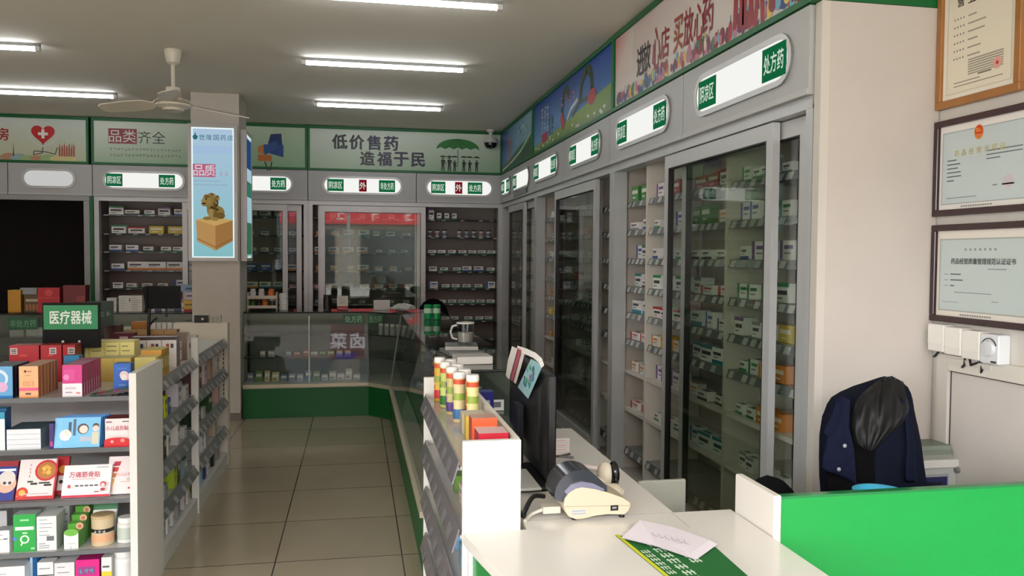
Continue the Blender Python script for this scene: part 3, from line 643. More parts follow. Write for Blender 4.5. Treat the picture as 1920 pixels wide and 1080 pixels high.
# ------------------------------------------------------------------ glass counters
def counter(label, fb, ft, bk, levels=(.53, .725), posts=()):
    """fb/ft: front line at the foot and top of the sloping glass; bk: back line"""
    o = Vector((sum(p[0] for p in fb)/len(fb), fb[0][1], 0)); t = thing('glass_counter', label, 'counter', o, 0, 'glass display counters'); n = len(fb); L = -o
    def lay(k, a, b): return (fb[k][0]+(ft[k][0]-fb[k][0])*a, fb[k][1]+(ft[k][1]-fb[k][1])*a)
    def slab(z0, z1, a, col, mat, edge=None, ins=0):
        m_ = MB(); pts = [lay(k, a, 0) for k in range(n)]+list(reversed(bk)); m_.prism(pts, 'z', z0, z1, edge or col, mat if not edge else 'gloss')
        if edge: m_ = MB(); m_.prism(pts, 'z', z0, z1, col, mat)
        return m_
    slab(0, .262, 0, (0, 92, 40), 'paint').obj('plinth', t, L)
    slab(.262, .3, 0, (196, 196, 188), 'paint').obj('display_floor', t, L)
    r = MB()
    for k in range(n-1):
        (x0, y0), (x1, y1) = fb[k], fb[k+1]; d = Vector((x1-x0, y1-y0, 0)).normalized(); nn = Vector((d.y, -d.x, 0))*.018
        r.prism([(x0+nn.x, y0+nn.y), (x1+nn.x, y1+nn.y), (x1-nn.x*.3, y1-nn.y*.3), (x0-nn.x*.3, y0-nn.y*.3)], 'z', .272, .3, (206, 196, 170), 'metal')
    r.obj('rail', t, L)
    for k in range(n-1):
        g = MB(); g.face([(*fb[k], .3), (*fb[k+1], .3), (*ft[k+1], .92), (*ft[k], .92)], (255, 255, 255), 'glass'); g.obj('front_glass', t, L)
    for z in levels:
        a = (z-.3)/.62; s_ = slab(z-.004, z+.004, a+.01, (110, 124, 116), 'glass').obj('shelf', t, L)
        e = MB(); pp = [lay(k, a+.06, 0) for k in range(n)]
        e.tube([(x, y, z) for x, y in pp], .0045, (30, 40, 36), 'gloss', 6); e.obj('shelf_edge', s_)
    tp = slab(.92, .932, 1, (255, 255, 255), 'top_glass').obj('counter_top', t, L)
    e = MB(); e.tube([(*p, .926) for p in ft], .0065, (16, 24, 20), 'gloss', 6); e.tube([(*p, .926) for p in bk], .0065, (16, 24, 20), 'gloss', 6); e.tube([(*ft[0], .926), (*bk[0], .926)], .0065, (16, 24, 20), 'gloss', 6); e.tube([(*ft[-1], .926), (*bk[-1], .926)], .0065, (16, 24, 20), 'gloss', 6); e.obj('edge_strip', tp)
    b = MB()
    for k in range(n-1):
        (x0, y0), (x1, y1) = bk[k], bk[k+1]; b.face([(x0, y0-.006, .3), (x1, y1-.006, .3), (x1, y1-.006, .918), (x0, y0-.006, .918)], (112, 120, 114), 'paint')
    b.obj('back_panel', t, L)
    for k in range(n):
        MB().tube([(*fb[k], .3), (*ft[k], .92)], .006, (120, 126, 122), 'metal', 6).obj('corner_post', t, L)
    for x in posts:
        MB().box(x-.006, x+.006, fb[0][1]+.004, fb[0][1]+.012, .3, .9, (214, 214, 208)).obj('divider', t, L)
    return t, L
fbm = [(-.975, 7.41), (.11, 7.41), (.295, 7.18)]; ftm = [(-.975, 7.50), (.10, 7.50), (.386, 7.2)]; bkm = [(-.975, 7.93), (.45, 7.93), (.76, 7.62)]
t, L = counter('glass counter with green base and angled corner at end of aisle', fbm, ftm, bkm, posts=(-.41,))
for a, b in ((643, 683), (690, 718)):
    p0, p1 = at(a, 607, y=7.485), at(b, 589, y=7.485); s_ = MB(); s_.box(p0.x, p1.x, 7.462, 7.466, p0.z, p1.z, (10, 92, 56), 'card')
    s_.text('处方药', ((p0.x+p1.x)/2, 7.4612, (p0.z+p1.z)/2), UX, UZ, .06, (150, 196, 160), bold=.02, wid=(p1.x-p0.x)*.8); s_.obj('sticker', t, L, label='green prescription sticker')
counter('long right glass counter running from corner to the display rack', [(.297, 7.14), (.297, 3.60)], [(.388, 7.155), (.388, 3.60)], [(.762, 7.575), (.762, 3.60)])
t, L = counter('left glass counter reaching behind the white shelf island', [(-3.5, 7.41), (-1.39, 7.41)], [(-3.5, 7.5), (-1.39, 7.5)], [(-3.5, 7.93), (-1.39, 7.93)])
s_ = MB(); p0, p1 = at(2, 612, y=7.45), at(52, 595, y=7.45); s_.box(-2.86, -2.63, 7.462, 7.466, .80, .90, (10, 92, 56), 'card'); s_.text('非处方药', (-2.745, 7.4612, .85), UX, UZ, .06, (120, 180, 140), bold=.01, wid=.2); s_.obj('sticker', t, L, label='green over the counter sticker')

# ------------------------------------------------------------------ goods helper
def good(name, label, cat, x, y, z, w, d, h, front, side=None, top=None, rz=0, draw=None, group=None, tilt=0, mat='card'):
    mb = MB().box(-w/2, w/2, -d/2, d/2, 0, h, side or front, mat, front, top or side or front, side or front)
    if draw: draw(mb, w, h, -d/2-.0006)
    o = mb.obj(name, None, (x, y, z), rz)
    if tilt: o.rotation_euler = (tilt, 0, rz)
    return tag(o, label, cat, group)
def bar(mb, w, h, y, a, b, c, d, col): y -= .00002*len(mb.f); mb.flat([((a-.5)*w, b*h), ((c-.5)*w, b*h), ((c-.5)*w, d*h), ((a-.5)*w, d*h)], (0, y, 0), UX, UZ, col)
def pic(mb, w, h, y, u, v, r, col, k=1.0, n=16): y -= .00002*len(mb.f); mb.flat([((u-.5)*w+r*math.cos(2*PI*i/n), v*h+r*k*math.sin(2*PI*i/n)) for i in range(n)], (0, y-.0003, 0), UX, UZ, col)
def tx(mb, w, h, y, s, u, v, size, col, wid=None, bold=.02): mb.text(s, ((u-.5)*w, y-.0004-.00002*min(len(mb.f), 40), v*h), UX, UZ, size, col, bold=bold, wid=wid)
def lines(n, u0, u1, v0, v1, col, seed=1):
    q_ = random.Random(seed)
    def f(mb, w, h, y):
        for k in range(n): v = v1-(v1-v0)*k/max(n-1, 1); bar(mb, w, h, y, u0, v-.012, u0+(u1-u0)*q_.uniform(.5, 1), v+.012, col)
    return f
def allof(*fs):
    def f(mb, w, h, y):
        for g in fs: g(mb, w, h, y)
    return f
B = lambda *a: (lambda mb, w, h, y: bar(mb, w, h, y, *a))
T_ = lambda *a, **k: (lambda mb, w, h, y: tx(mb, w, h, y, *a, **k))
O = lambda *a: (lambda mb, w, h, y: pic(mb, w, h, y, *a))
LW = (232, 230, 226)
# things on the left counter (far back)
cz = .934
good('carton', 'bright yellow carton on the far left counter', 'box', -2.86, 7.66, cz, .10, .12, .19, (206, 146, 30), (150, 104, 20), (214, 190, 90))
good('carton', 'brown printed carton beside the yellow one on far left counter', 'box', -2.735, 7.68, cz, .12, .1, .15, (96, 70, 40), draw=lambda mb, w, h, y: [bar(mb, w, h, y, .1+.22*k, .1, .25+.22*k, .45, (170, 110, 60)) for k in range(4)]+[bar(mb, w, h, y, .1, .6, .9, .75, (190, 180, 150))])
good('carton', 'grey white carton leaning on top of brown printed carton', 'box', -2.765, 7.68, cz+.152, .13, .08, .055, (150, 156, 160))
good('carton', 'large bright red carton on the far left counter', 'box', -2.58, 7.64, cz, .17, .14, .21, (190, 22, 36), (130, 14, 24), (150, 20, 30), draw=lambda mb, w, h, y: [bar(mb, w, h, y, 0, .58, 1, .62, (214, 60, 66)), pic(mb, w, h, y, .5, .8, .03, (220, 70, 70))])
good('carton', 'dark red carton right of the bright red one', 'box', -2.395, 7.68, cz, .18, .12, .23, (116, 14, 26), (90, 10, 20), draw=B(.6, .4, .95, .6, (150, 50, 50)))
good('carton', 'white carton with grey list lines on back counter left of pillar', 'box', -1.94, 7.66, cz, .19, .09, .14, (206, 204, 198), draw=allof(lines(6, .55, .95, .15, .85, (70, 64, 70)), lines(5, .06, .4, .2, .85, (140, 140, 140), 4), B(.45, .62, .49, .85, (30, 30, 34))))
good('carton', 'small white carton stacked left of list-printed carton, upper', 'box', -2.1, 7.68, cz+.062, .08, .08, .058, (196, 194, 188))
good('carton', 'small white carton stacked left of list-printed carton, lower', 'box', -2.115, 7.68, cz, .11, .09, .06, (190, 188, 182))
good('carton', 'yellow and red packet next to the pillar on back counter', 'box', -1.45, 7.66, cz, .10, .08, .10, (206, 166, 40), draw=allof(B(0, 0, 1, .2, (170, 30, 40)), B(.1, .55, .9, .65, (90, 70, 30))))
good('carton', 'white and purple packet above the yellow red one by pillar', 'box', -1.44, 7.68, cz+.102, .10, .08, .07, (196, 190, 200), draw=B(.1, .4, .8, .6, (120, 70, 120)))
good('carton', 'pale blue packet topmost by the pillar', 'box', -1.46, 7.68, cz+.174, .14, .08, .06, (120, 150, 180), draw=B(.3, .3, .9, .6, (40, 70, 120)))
q = random.Random(21)
for k in range(6):
    good('carton', '%s carton in the row below the far monitor, %s from left' % (('white', 'violet', 'white', 'grey', 'blue', 'white')[k], ORD[k+1]), 'box', -1.78+.055*k, 7.7, cz, .05, .06, q.uniform(.05, .075), ((200, 204, 208), (90, 70, 120), (196, 200, 204), (150, 150, 156), (60, 70, 120), (204, 204, 200))[k], draw=B(.2, .3, .8, .5, (90, 90, 110)), group='cartons below the monitor')
# inside left counter
for k, (x, w, h) in enumerate(((-2.86, .11, .05), (-2.72, .13, .07), (-2.55, .1, .06), (-2.38, .12, .08), (-1.95, .12, .07), (-1.8, .1, .09), (-1.66, .06, .08), (-1.57, .06, .08))):
    good('carton', 'white carton inside left counter, %s along its upper shelf' % ORD[k+1], 'box', x, 7.68, .7292, w, .08, h, (196, 200, 196), draw=lines(3, .1, .9, .25, .75, (90, 96, 110), k), group='cartons inside the left counter')
# things on the end counter
t = thing('bottle_rack', 'small white wire rack holding bottles on end counter', 'rack', (-.842, 7.75, cz))
f = MB()
for x in (-.125, .125):
    for y in (-.05, .05): f.tube([(x, y, 0), (x, y, .165)], .004, (214, 206, 190))
for z in (.03, .125):
    for y in (-.05, .05): f.tube([(-.125, y, z), (.125, y, z)], .004, (214, 206, 190))
    f.box(-.125, .125, -.05, .05, z-.004, z-.001, (206, 200, 186))
f.box(-.128, .128, -.056, -.052, .105, .135, (214, 200, 180)); f.box(-.128, .128, -.056, -.052, .02, .045, (206, 196, 178)); f.obj('frame', t)
for nm, lb, x, z, b_, c_ in (('white', 'white jar, top left in the wire rack', -.085, .126, (214, 212, 206), (226, 224, 220)), ('grey', 'white jar, top middle in the wire rack', -.01, .126, (206, 206, 204), (222, 222, 220)), ('orange', 'orange jar, top right in the wire rack', .075, .126, (220, 110, 30), (214, 100, 30)),
        ('green', 'dark green bottle low in the wire rack', -.085, .031, (60, 90, 30), (40, 60, 24)), ('brown', 'black bottle low in the wire rack', -.03, .031, (30, 26, 24), (30, 26, 24)), ('amber', 'orange bottle low in the wire rack', .02, .031, (214, 116, 40), (206, 100, 30)), ('dark', 'dark bottle at right end low in the wire rack', .085, .031, (50, 46, 44), (206, 200, 190))):
    mb = MB(); mb.lathe([(0, 0), (.027, 0), (.027, .045), (.02, .052), (.02, .054)], (0, 0, 0), b_, 'plastic', 16); mb.lathe([(.023, .054), (.023, .068), (0, .068)], (0, 0, 0), c_, 'plastic', 16)
    tag(mb.obj('jar', None, (-.842+x, 7.75, cz+z)), lb, 'jar')
def jar(x, y, z, r, h, body, cap, label, name='jar', group=None, band=None):
    mb = MB(); mb.lathe([(0, 0), (r, 0), (r, h*.74), (r*.85, h*.78), (r*.85, h*.8)], (0, 0, 0), body, 'plastic', 20)
    if band: mb.lathe([(r*1.012, h*.12), (r*1.012, h*.62)], (0, 0, 0), band, 'card', 20)
    o = mb.obj(name, None, (x, y, z+.0008)); tag(o, label, 'jar' if name == 'jar' else 'bottle', group)
    c = MB(); c.lathe([(r*.92, h*.79), (r*.92, h*.98), (r*.86, h), (0, h)], (0, 0, 0), cap, 'plastic', 20); c.obj('cap', o)
    return o
for k, z in enumerate((0, .053, .104)): jar(-.655, 7.73, cz+z, .04, .051, (206, 206, 204), (220, 220, 218), ('bottom', 'middle', 'top')[k]+' of three stacked white jars beside the wire rack', group='stacked white jars')
jar(-.262, 7.73, cz, .038, .14, (34, 22, 18), (24, 18, 16), 'dark brown medicine bottle standing on end counter', 'bottle')
good('carton', 'upright white carton with red base on end counter', 'box', -.124, 7.73, cz, .10, .07, .13, (206, 200, 190), draw=allof(B(0, 0, 1, .28, (150, 30, 44)), B(.1, .08, .9, .14, (206, 120, 120)), lines(3, .15, .85, .5, .8, (150, 120, 110))))
good('carton', 'plain white carton lying on end counter near the corner', 'box', .235, 7.72, cz, .15, .09, .09, (206, 200, 196))
# crumpled bag
def bag(loc, r, label, seed):
    q_ = random.Random(seed); mb = MB(); n, k = 18, 10; vs = []
    for i in range(k+1):
        a = math.sin(PI*(.06+.94*i/k)) if i else .5; h = -math.cos(PI*i/k)
        for j in range(n):
            t_ = 2*PI*j/n; s_ = 1+.28*q_.uniform(-1, 1); vs.append((r[0]*a*s_*math.cos(t_), r[1]*a*s_*math.sin(t_), r[2]*(h+1)*(1+.2*q_.uniform(-1, 1))))
    mb.mesh(vs, [(i*n+j, i*n+(j+1) % n, i*n+n+(j+1) % n, i*n+n+j) for i in range(k) for j in range(n)], (190, 190, 186), 'smoke')
    return tag(mb.obj('plastic_bag', None, loc), label, 'bag')
bag((.42, 7.55, cz+.001), (.10, .09, .03), 'crumpled grey plastic bag on the counter corner', 4)
for k in range(2):
    mb = MB(); mb.lathe([(0, 0), (.03, 0), (.032, .005), (.032, .11), (.028, .118), (0, .12)], (0, 0, 0), (0, 150, 80), 'card', 18); mb.lathe([(.0324, .05), (.0324, .09)], (0, 0, 0), (190, 222, 196), 'card', 18)
    tag(mb.obj('can', None, (.565+.068*k, 6.52, cz)), ('left' if k == 0 else 'right')+' one of two green cans standing on right counter', 'can', 'green cans')
# mug, books on the right counter
t = thing('mug', 'clear plastic mug standing on white box on right counter', 'mug', (.575, 4.32, cz+.038))
mb = MB(); mb.lathe([(0, 0), (.042, 0), (.044, .01), (.048, .115), (.046, .115), (.041, .012), (0, .01)], (0, 0, 0), (220, 220, 218), 'clear', 24); mb.lathe([(.0478, .108), (.0495, .112), (.0478, .1165)], (0, 0, 0), (220, 216, 210), 'plastic', 24); mb.lathe([(.0405, .013), (.043, .06), (0, .062)], (0, 0, 0), (176, 168, 158), 'plastic', 24); mb.obj('cup', t)
MB().tube([(-.047, 0, .1), (-.07, 0, .095), (-.08, 0, .065), (-.07, 0, .032), (-.045, 0, .025)], .006, (206, 202, 198), 'plastic').obj('handle', t)
good('book', 'white book lying on right counter under the mug', 'book', .55, 4.3, cz+.019, .17, .22, .018, (176, 172, 166), (170, 166, 160), (110, 112, 108), rz=-.1)
good('book', 'grey book lying lowest under the mug', 'book', .54, 4.22, cz, .18, .24, .018, (120, 122, 118), (120, 122, 118), (90, 94, 90), rz=.12)
good('carton', 'flat white carton on right counter in front of the mug', 'box', .545, 3.84, cz, .17, .13, .035, (214, 208, 202), (200, 194, 188), (190, 186, 180), rz=.06)
# inside the end counter and the right counter
q = random.Random(33)
pal2 = [(196, 200, 190), (170, 190, 90), (200, 200, 206), (120, 150, 90), (206, 196, 150), (130, 150, 180), (190, 110, 100)]
for si, (z, xs, lo, hi) in enumerate(((.302, [-.93+.072*k for k in range(14)], .04, .10), (.536, [-.9+.075*k for k in range(12)], .025, .05))):
    for k, x in enumerate(xs):
        if si == 1 and k in (0, 3): continue
        h = q.uniform(lo, hi); c = q.choice(pal2)
        good('carton', 'small carton inside end counter, %s from left on its %s' % (ORD[k+1] if k < 12 else ('thirteenth', 'fourteenth')[k-12], 'floor' if si == 0 else 'lower shelf'), 'box', x, 7.60, z, q.uniform(.04, .065), .05, h, c, draw=allof(B(.1, .5, .9, .75, (236, 236, 230)), B(.15, .2, .6, .3, (70, 80, 90))), group='cartons inside the end counter')
for k in range(5):
    jar(.22+.05*k, 7.34-.04*k+.05, .731, .022, .10, (150, 158, 150), (200, 200, 196), '%s bottle from left inside the angled counter corner' % ORD[k+1].capitalize().lower(), 'bottle', 'bottles in the angled counter corner')
for si, z in enumerate((.302, .536, .731)):
    for k in range(8):
        y = 6.9-.4*k; h = q.uniform(.04, .1); c = q.choice(pal2)
        good('carton', 'carton inside right counter, %s from corner on its %s' % (ORD[k+1], ('floor', 'lower shelf', 'upper shelf')[si]), 'box', .53+q.uniform(-.02, .04), y, z, .12, .07, h, c, draw=allof(B(.1, .5, .9, .75, (226, 226, 220)), B(.15, .2, .6, .3, (60, 60, 66))), rz=-PI/2, group='cartons inside the right counter')
good('carton', 'black and white phone carton near end of right counter', 'box', .60, 3.72, .731, .14, .09, .05, (196, 196, 194), (40, 40, 44), (60, 60, 66), draw=allof(B(.1, .3, .5, .8, (30, 30, 34)), B(.6, .3, .9, .8, (90, 90, 96))))
good('carton', 'white carton near end of right counter below the phone carton', 'box', .61, 3.72, .536, .15, .1, .06, (206, 202, 198))
# black chair behind the end counter
def round_chair(loc, rz, label, sh=.46, bh=1.0, w=.23, sr=.2):
    t = thing('office_chair', label, 'chair', loc, rz)
    n = 10; pts = [(w*math.cos(PI*k/n), bh-.22+.22*math.sin(PI*k/n)) for k in range(n+1)]+[(-w*.85, sh+.1), (w*.85, sh+.1)]
    MB().prism(pts, 'y', .2, .24, (20, 20, 22), 'fabric').obj('backrest', t)
    MB().rbox(-w, w, -.22, .2, sh-.05, sh+.03, (22, 22, 24), 'fabric', .02).obj('seat', t)
    MB().tube([(0, 0, .06), (0, 0, sh-.05)], .025, (30, 30, 32), 'metal').obj('column', t); MB().box(-.03, .03, .2, .23, sh-.04, sh+.12, (24, 24, 26)).obj('back_support', t)
    for k in range(5):
        a = 2*PI*k/5; leg = MB().tube([(0, 0, .09), (sr*math.cos(a), sr*math.sin(a), .06)], [.022, .015], (26, 26, 28)).obj('leg', t)
        MB().lathe([(0, -.012), (.026, -.012), (.03, 0), (.026, .012), (0, .012)], (sr*math.cos(a), sr*math.sin(a), .031), (14, 14, 15), 'plastic', 14, 'x').obj('caster', leg)
    return t
round_chair((.83, 8.25, 0), .2, 'black round-backed chair behind the far counter corner', bh=1.0, w=.17)
# ------------------------------------------------------------------ white shelf island on the left
WP = (222, 218, 212)
LV = (.09, .27, .465, .66, .865)
GX, GB = -.865, -1.2
t = thing('gondola_shelf', 'long white double-sided shelf island along the left of the aisle', 'shelf unit', (GB, 4.85, 0)); L = Vector((-GB, -4.85, 0))
MB().box(-1.54, GX, 3.89, 5.80, 0, .088, (206, 204, 198)).obj('base', t, L)
MB().box(GB-.012, GB+.012, 3.89, 5.80, .09, .855, (212, 208, 202)).obj('back_panel', t, L)
MB().box(-1.54, -1.52, 3.89, 5.80, .09, .855, (212, 208, 202)).obj('side_panel', t, L)
MB().box(-1.54, GX-.015, 3.89, 5.80, .856, .865, (196, 196, 192)).obj('top_deck', t, L)
fp = MB(); fp.box(-1.215, -.862, 5.802, 5.90, 0, .975, (214, 206, 190)); 
for k in range(12): fp.box(-.892, -.884, 5.7995, 5.803, .78-.03*k, .80-.03*k, (70, 66, 60))
fp.obj('end_panel', t, L)
for y in (4.735,):
    u = MB(); u.box(-.895, -.858, y-.012, y+.012, 0, .98, (226, 224, 218))
    u.obj('upright', t, L)
for si, (a, b) in enumerate(((3.893, 4.72), (4.75, 5.797))):
    for z in LV:
        g = None
        if z not in (.09, .865): g = MB().box(GB+.014, GX-.02, a, b, z-.009, z, (168, 172, 170), 'gloss').obj('shelf', t, L)
        if z == .09: continue
        s_ = MB(); s_.prism([(GX-.022, z+.004), (GX-.018, z+.006), (GX+.012, z-.043), (GX+.008, z-.046)], 'y', a+.004, b-.004, (118, 120, 120), 'gloss')
        y = a+.06
        while y+.06 < b:
            s_.face([(GX-.0165, y, z+.002), (GX+.0122, y, z-.04), (GX+.0122, y+.055, z-.04), (GX-.0165, y+.055, z+.002)][::-1], R.choice([(150, 150, 148), (132, 132, 132), (142, 142, 140)]), 'card'); y += R.choice([.1, .14, .19])
        if g: s_.obj('tag_strip', g)
        else: s_.obj('tag_strip', t, L)
# end unit facing the shop door
EX0, EY0, EY1 = -1.56, 3.45, 3.885
t = thing('end_shelf', 'white end shelf unit facing the camera, packed with health goods', 'shelf unit', (-1.42, 3.67, 0)); L = Vector((1.42, -3.67, 0))
MB().box(-.885, -.858, EY0-.012, EY1, 0, .967, WP).obj('side_panel', t, L)
MB().box(EX0, EX0+.02, EY0, EY1, 0, .967, WP).obj('side_panel', t, L)
MB().box(EX0+.02, -.885, EY1-.02, EY1, 0, .86, (196, 194, 192)).obj('back_panel', t, L)
MB().box(EX0+.02, -.885, EY0+.02, EY1-.02, 0, .07, WP).obj('base', t, L)
ELV = (.09, .262, .462, .668, .872)
for z in ELV:
    s_ = MB().box(EX0+.02, -.886, EY0, EY1-.021, z-.012, z, (186, 186, 186), 'gloss').obj('shelf', t, L)
    MB().box(EX0+.02, -.887, EY0-.006, EY0-.001, z-.014, z+.004, (92, 94, 96), 'gloss').obj('shelf_lip', s_)
GC = 'health goods on the end shelf'
def eg(px0, px1, row, h, front, label, yf=3.475, d=.06, name='health_product_box', side=None, top=None, draw=None, rz=0, tilt=0, dz=0, cat='box', yr=None):
    z = ELV[row]+abs(math.sin(tilt))*d/2; x0, x1 = at(px0, 800, y=yr or yf)[0], min(at(px1, 800, y=yr or yf)[0], -.8875)
    return good(name, label, cat, (x0+x1)/2, yf+d/2, z+.0008+dz, x1-x0, d, h, front, side, top, rz, draw, GC, tilt)
# top row
eg(-24, 25, 4, .125, (96, 160, 206), 'pale blue box with white swirl at far left of end shelf top', d=.03, side=(24, 30, 54), top=(60, 70, 90), draw=allof(O(.45, .62, .036, (206, 224, 238)), O(.45, .60, .026, (110, 170, 214)), O(.6, .35, .02, (214, 170, 206)), B(0, 0, 1, .08, (30, 120, 190))))
for k in range(4): eg(-22, 25, 4, .125, (40, 52, 84), 'dark blue box, %s behind the pale blue swirl box' % ORD[k+1], yf=3.51+.034*k, yr=3.475, d=.03, side=(20, 26, 50), top=(58, 62, 74))
for k in range(6):
    eg(37, 73, 4, .124, (240, 176, 126), ('peach box printed 003, front of its row' if k == 0 else 'peach box, %s behind the 003 front box' % ORD[k]), yf=3.475+.036*k, yr=3.475, d=.033, side=((176, 110, 62), (150, 100, 66))[k % 2], top=(150, 112, 84), rz=0,
       draw=allof(B(0, 0, 1, .06, (236, 160, 100)), B(0, .22, 1, .32, (226, 90, 130)), O(.33, .84, .005, (60, 40, 40)), B(.42, .81, .66, .86, (190, 130, 100)), B(.3, .7, .62, .72, (190, 140, 110)), T_('003', .5, .45, .02, (206, 130, 90), bold=0), B(.34, .1, .62, .16, (90, 60, 50))) if k == 0 else lines(2, .2, .8, .3, .7, (120, 70, 40)))
for k in range(8):
    eg(118, 155, 4, .126, (206, 50, 130), ('pink and white box, front of its row on end shelf' if k == 0 else 'pink and white box, %s behind its front one' % ORD[k]), yf=3.475+.031*k, yr=3.475, d=.027, side=(150, 40, 96), top=(120, 70, 90),
       draw=allof(B(0, 0, 1, .42, (232, 226, 230)), O(.2, .62, .011, (224, 130, 180)), B(.1, .5, .62, .86, (212, 70, 146)), B(.15, .24, .7, .3, (206, 190, 200)), B(.15, .12, .5, .16, (170, 150, 160)), B(.7, .1, .9, .14, (214, 90, 90))))
eg(122, 150, 4, .13, (40, 130, 176), 'turquoise box standing behind the pink row', yf=3.76, d=.05, top=(50, 120, 160), side=(30, 90, 130))
eg(214, 246, 4, .118, (30, 90, 176), 'blue box with white pink flower picture beside the side panel', yf=3.56, d=.06, side=(40, 90, 120), draw=allof(O(.62, .6, .017, (226, 206, 206)), O(.75, .52, .012, (230, 190, 196)), O(.6, .52, .012, (240, 226, 224)), B(.2, .8, .8, .86, (60, 110, 190)), B(.3, .22, .7, .28, (90, 130, 200))))
for k in range(5):
    o = eg(168+14*k, 210+12*k if k < 4 else 248, 4, .004, (90, 30, 44) if k % 2 else (30, 66, 50), '%s leaflet lying fanned under the blue flower box, %s from left' % ('Red' if k % 2 else 'Green', ORD[k+1]), yf=3.468, d=.08, name='leaflet', top=((150, 40, 60), (40, 90, 66))[k % 2 == 0], cat='leaflet', dz=.002+.0045*k); o['label'] = o['label'][0].lower()+o['label'][1:]
# second row
for k in range(3): eg(-14+2*k, 9+3.5*k, 3, .15 if k == 0 else .158, ((226, 236, 232), (20, 96, 160), (10, 60, 120))[k], ('white and teal carton at left edge of second row', 'blue carton edge behind white teal carton', 'dark blue carton edge, last of left group')[k], yf=3.475+.03*k, d=.026, side=(20, 80, 140), top=(60, 150, 170), draw=B(0, .82, 1, 1, (40, 150, 180)) if k == 0 else None)
for k in range(4):
    eg(12, 76, 3, .0195, (222, 224, 228), 'flat white carton in the short stack, %s from bottom' % ORD[k+1], d=.15, side=(120, 140, 160), top=(50, 84, 96) if k == 3 else (200, 200, 204), dz=.0203*k)
for k in range(6):
    eg(100+5*k, 186+3.6*k, 3, .118, (110, 186, 226) if k == 0 else (30, 120, 190), ('light blue packet with baby pictures, front of its pile' if k == 0 else 'light blue packet, %s behind the baby picture front one' % ORD[k]), yf=3.468+.013*k, d=.009, tilt=-.22, side=(20, 90, 170), top=(180, 210, 220) if k < 5 else (30, 110, 170), name='packet', cat='packet',
       draw=allof(B(.02, .06, .16, .98, (120, 190, 230)), O(.24, .42, .022, (214, 222, 234)), O(.27, .5, .012, (236, 214, 200)), O(.62, .62, .021, (50, 34, 40)), O(.63, .6, .016, (238, 206, 190)), B(.56, .2, .86, .36, (170, 180, 196)), B(.4, .4, .46, .95, (70, 80, 110)), O(.9, .7, .012, (60, 40, 44)), O(.9, .62, .012, (230, 196, 180)), B(.82, .1, .97, .5, (200, 196, 170)), B(.30, .3, .36, .85, (30, 50, 90))) if k == 0 else B(.02, .05, .1, .95, (70, 50, 130)))
eg(92, 100, 3, .10, (60, 40, 110), 'narrow violet carton left of the baby picture packets', yf=3.47, d=.05, side=(50, 40, 100), draw=B(.2, .1, .8, .3, (190, 60, 140)))
eg(197, 252, 3, .112, (232, 222, 220), 'white red fever patch box beside side panel, second row', yf=3.475, d=.09, side=(120, 30, 40), top=(130, 40, 50), draw=allof(T_('小儿退热贴', .46, .66, .019, (190, 70, 96), wid=.085), B(.08, .88, .3, .93, (150, 100, 110)), B(.7, .9, .95, .93, (60, 60, 70)), B(0, 0, 1, .26, (206, 30, 40)), O(.5, .26, .045, (206, 30, 40), .22), O(.3, .2, .006, (240, 160, 150)), O(.7, .24, .008, (236, 140, 130))))
# third row
TL = -.42
def patch(px0, px1, h, front, label, draw, yf=3.47, tilt=TL, side=(150, 24, 36), d=.018): return eg(px0, px1, 2, h, front, label, yf=yf, d=d, name='plaster_box', side=side, top=(206, 190, 190), draw=draw, tilt=tilt, cat='box')
patch(-40, 22, .155, (20, 40, 130), 'blue plaster box with smiling face, left edge of third row', allof(B(0, .86, 1, 1, (150, 20, 30)), B(.1, .74, .95, .80, (226, 230, 240)), O(.72, .42, .036, (214, 170, 146)), O(.72, .56, .03, (214, 206, 200)), O(.66, .44, .006, (60, 40, 40)), O(.82, .44, .006, (60, 40, 40)), B(.6, .30, .85, .34, (240, 230, 226)), B(.05, .62, .9, .66, (90, 120, 190))))
patch(26, 98, .158, (226, 216, 214), 'white red plaster box with round gold seal, third row', allof(B(0, 0, 1, .08, (190, 20, 34)), O(.72, .71, .042, (196, 24, 36)), O(.72, .71, .034, (176, 110, 40)), O(.66, .76, .009, (226, 180, 70)), O(.78, .66, .009, (226, 180, 70)), O(.72, .8, .008, (214, 160, 60)), O(.66, .66, .007, (210, 150, 50)), O(.79, .76, .007, (220, 170, 60)), B(.96, 0, 1, 1, (190, 20, 34)), O(.15, .17, .022, (206, 50, 30)), O(.15, .17, .012, (236, 170, 60)), lambda mb, w, h, y: [mb.scrib(1, ((.26-.5)*w, y-.0006, (.82-.09*i)*h), UX, UZ, .010, (170, 30, 50), rnd=random.Random(i)) for i in range(4)], B(.25, .42, .4, .46, (30, 30, 30)), B(.34, .36, .52, .41, (30, 30, 30)), B(.56, .38, .85, .42, (40, 40, 40)), B(.7, .32, .9, .37, (30, 30, 30)), B(.15, .12, .85, .15, (206, 180, 180))))
patch(96, 120, .156, (186, 22, 36), 'red plaster box half hidden behind the gold seal box', allof(O(.6, .66, .016, (226, 150, 50)), B(.3, .12, .9, .5, (226, 214, 210)), O(.55, .34, .008, (40, 30, 30)), B(0, 0, 1, .08, (150, 20, 30))), yf=3.515)
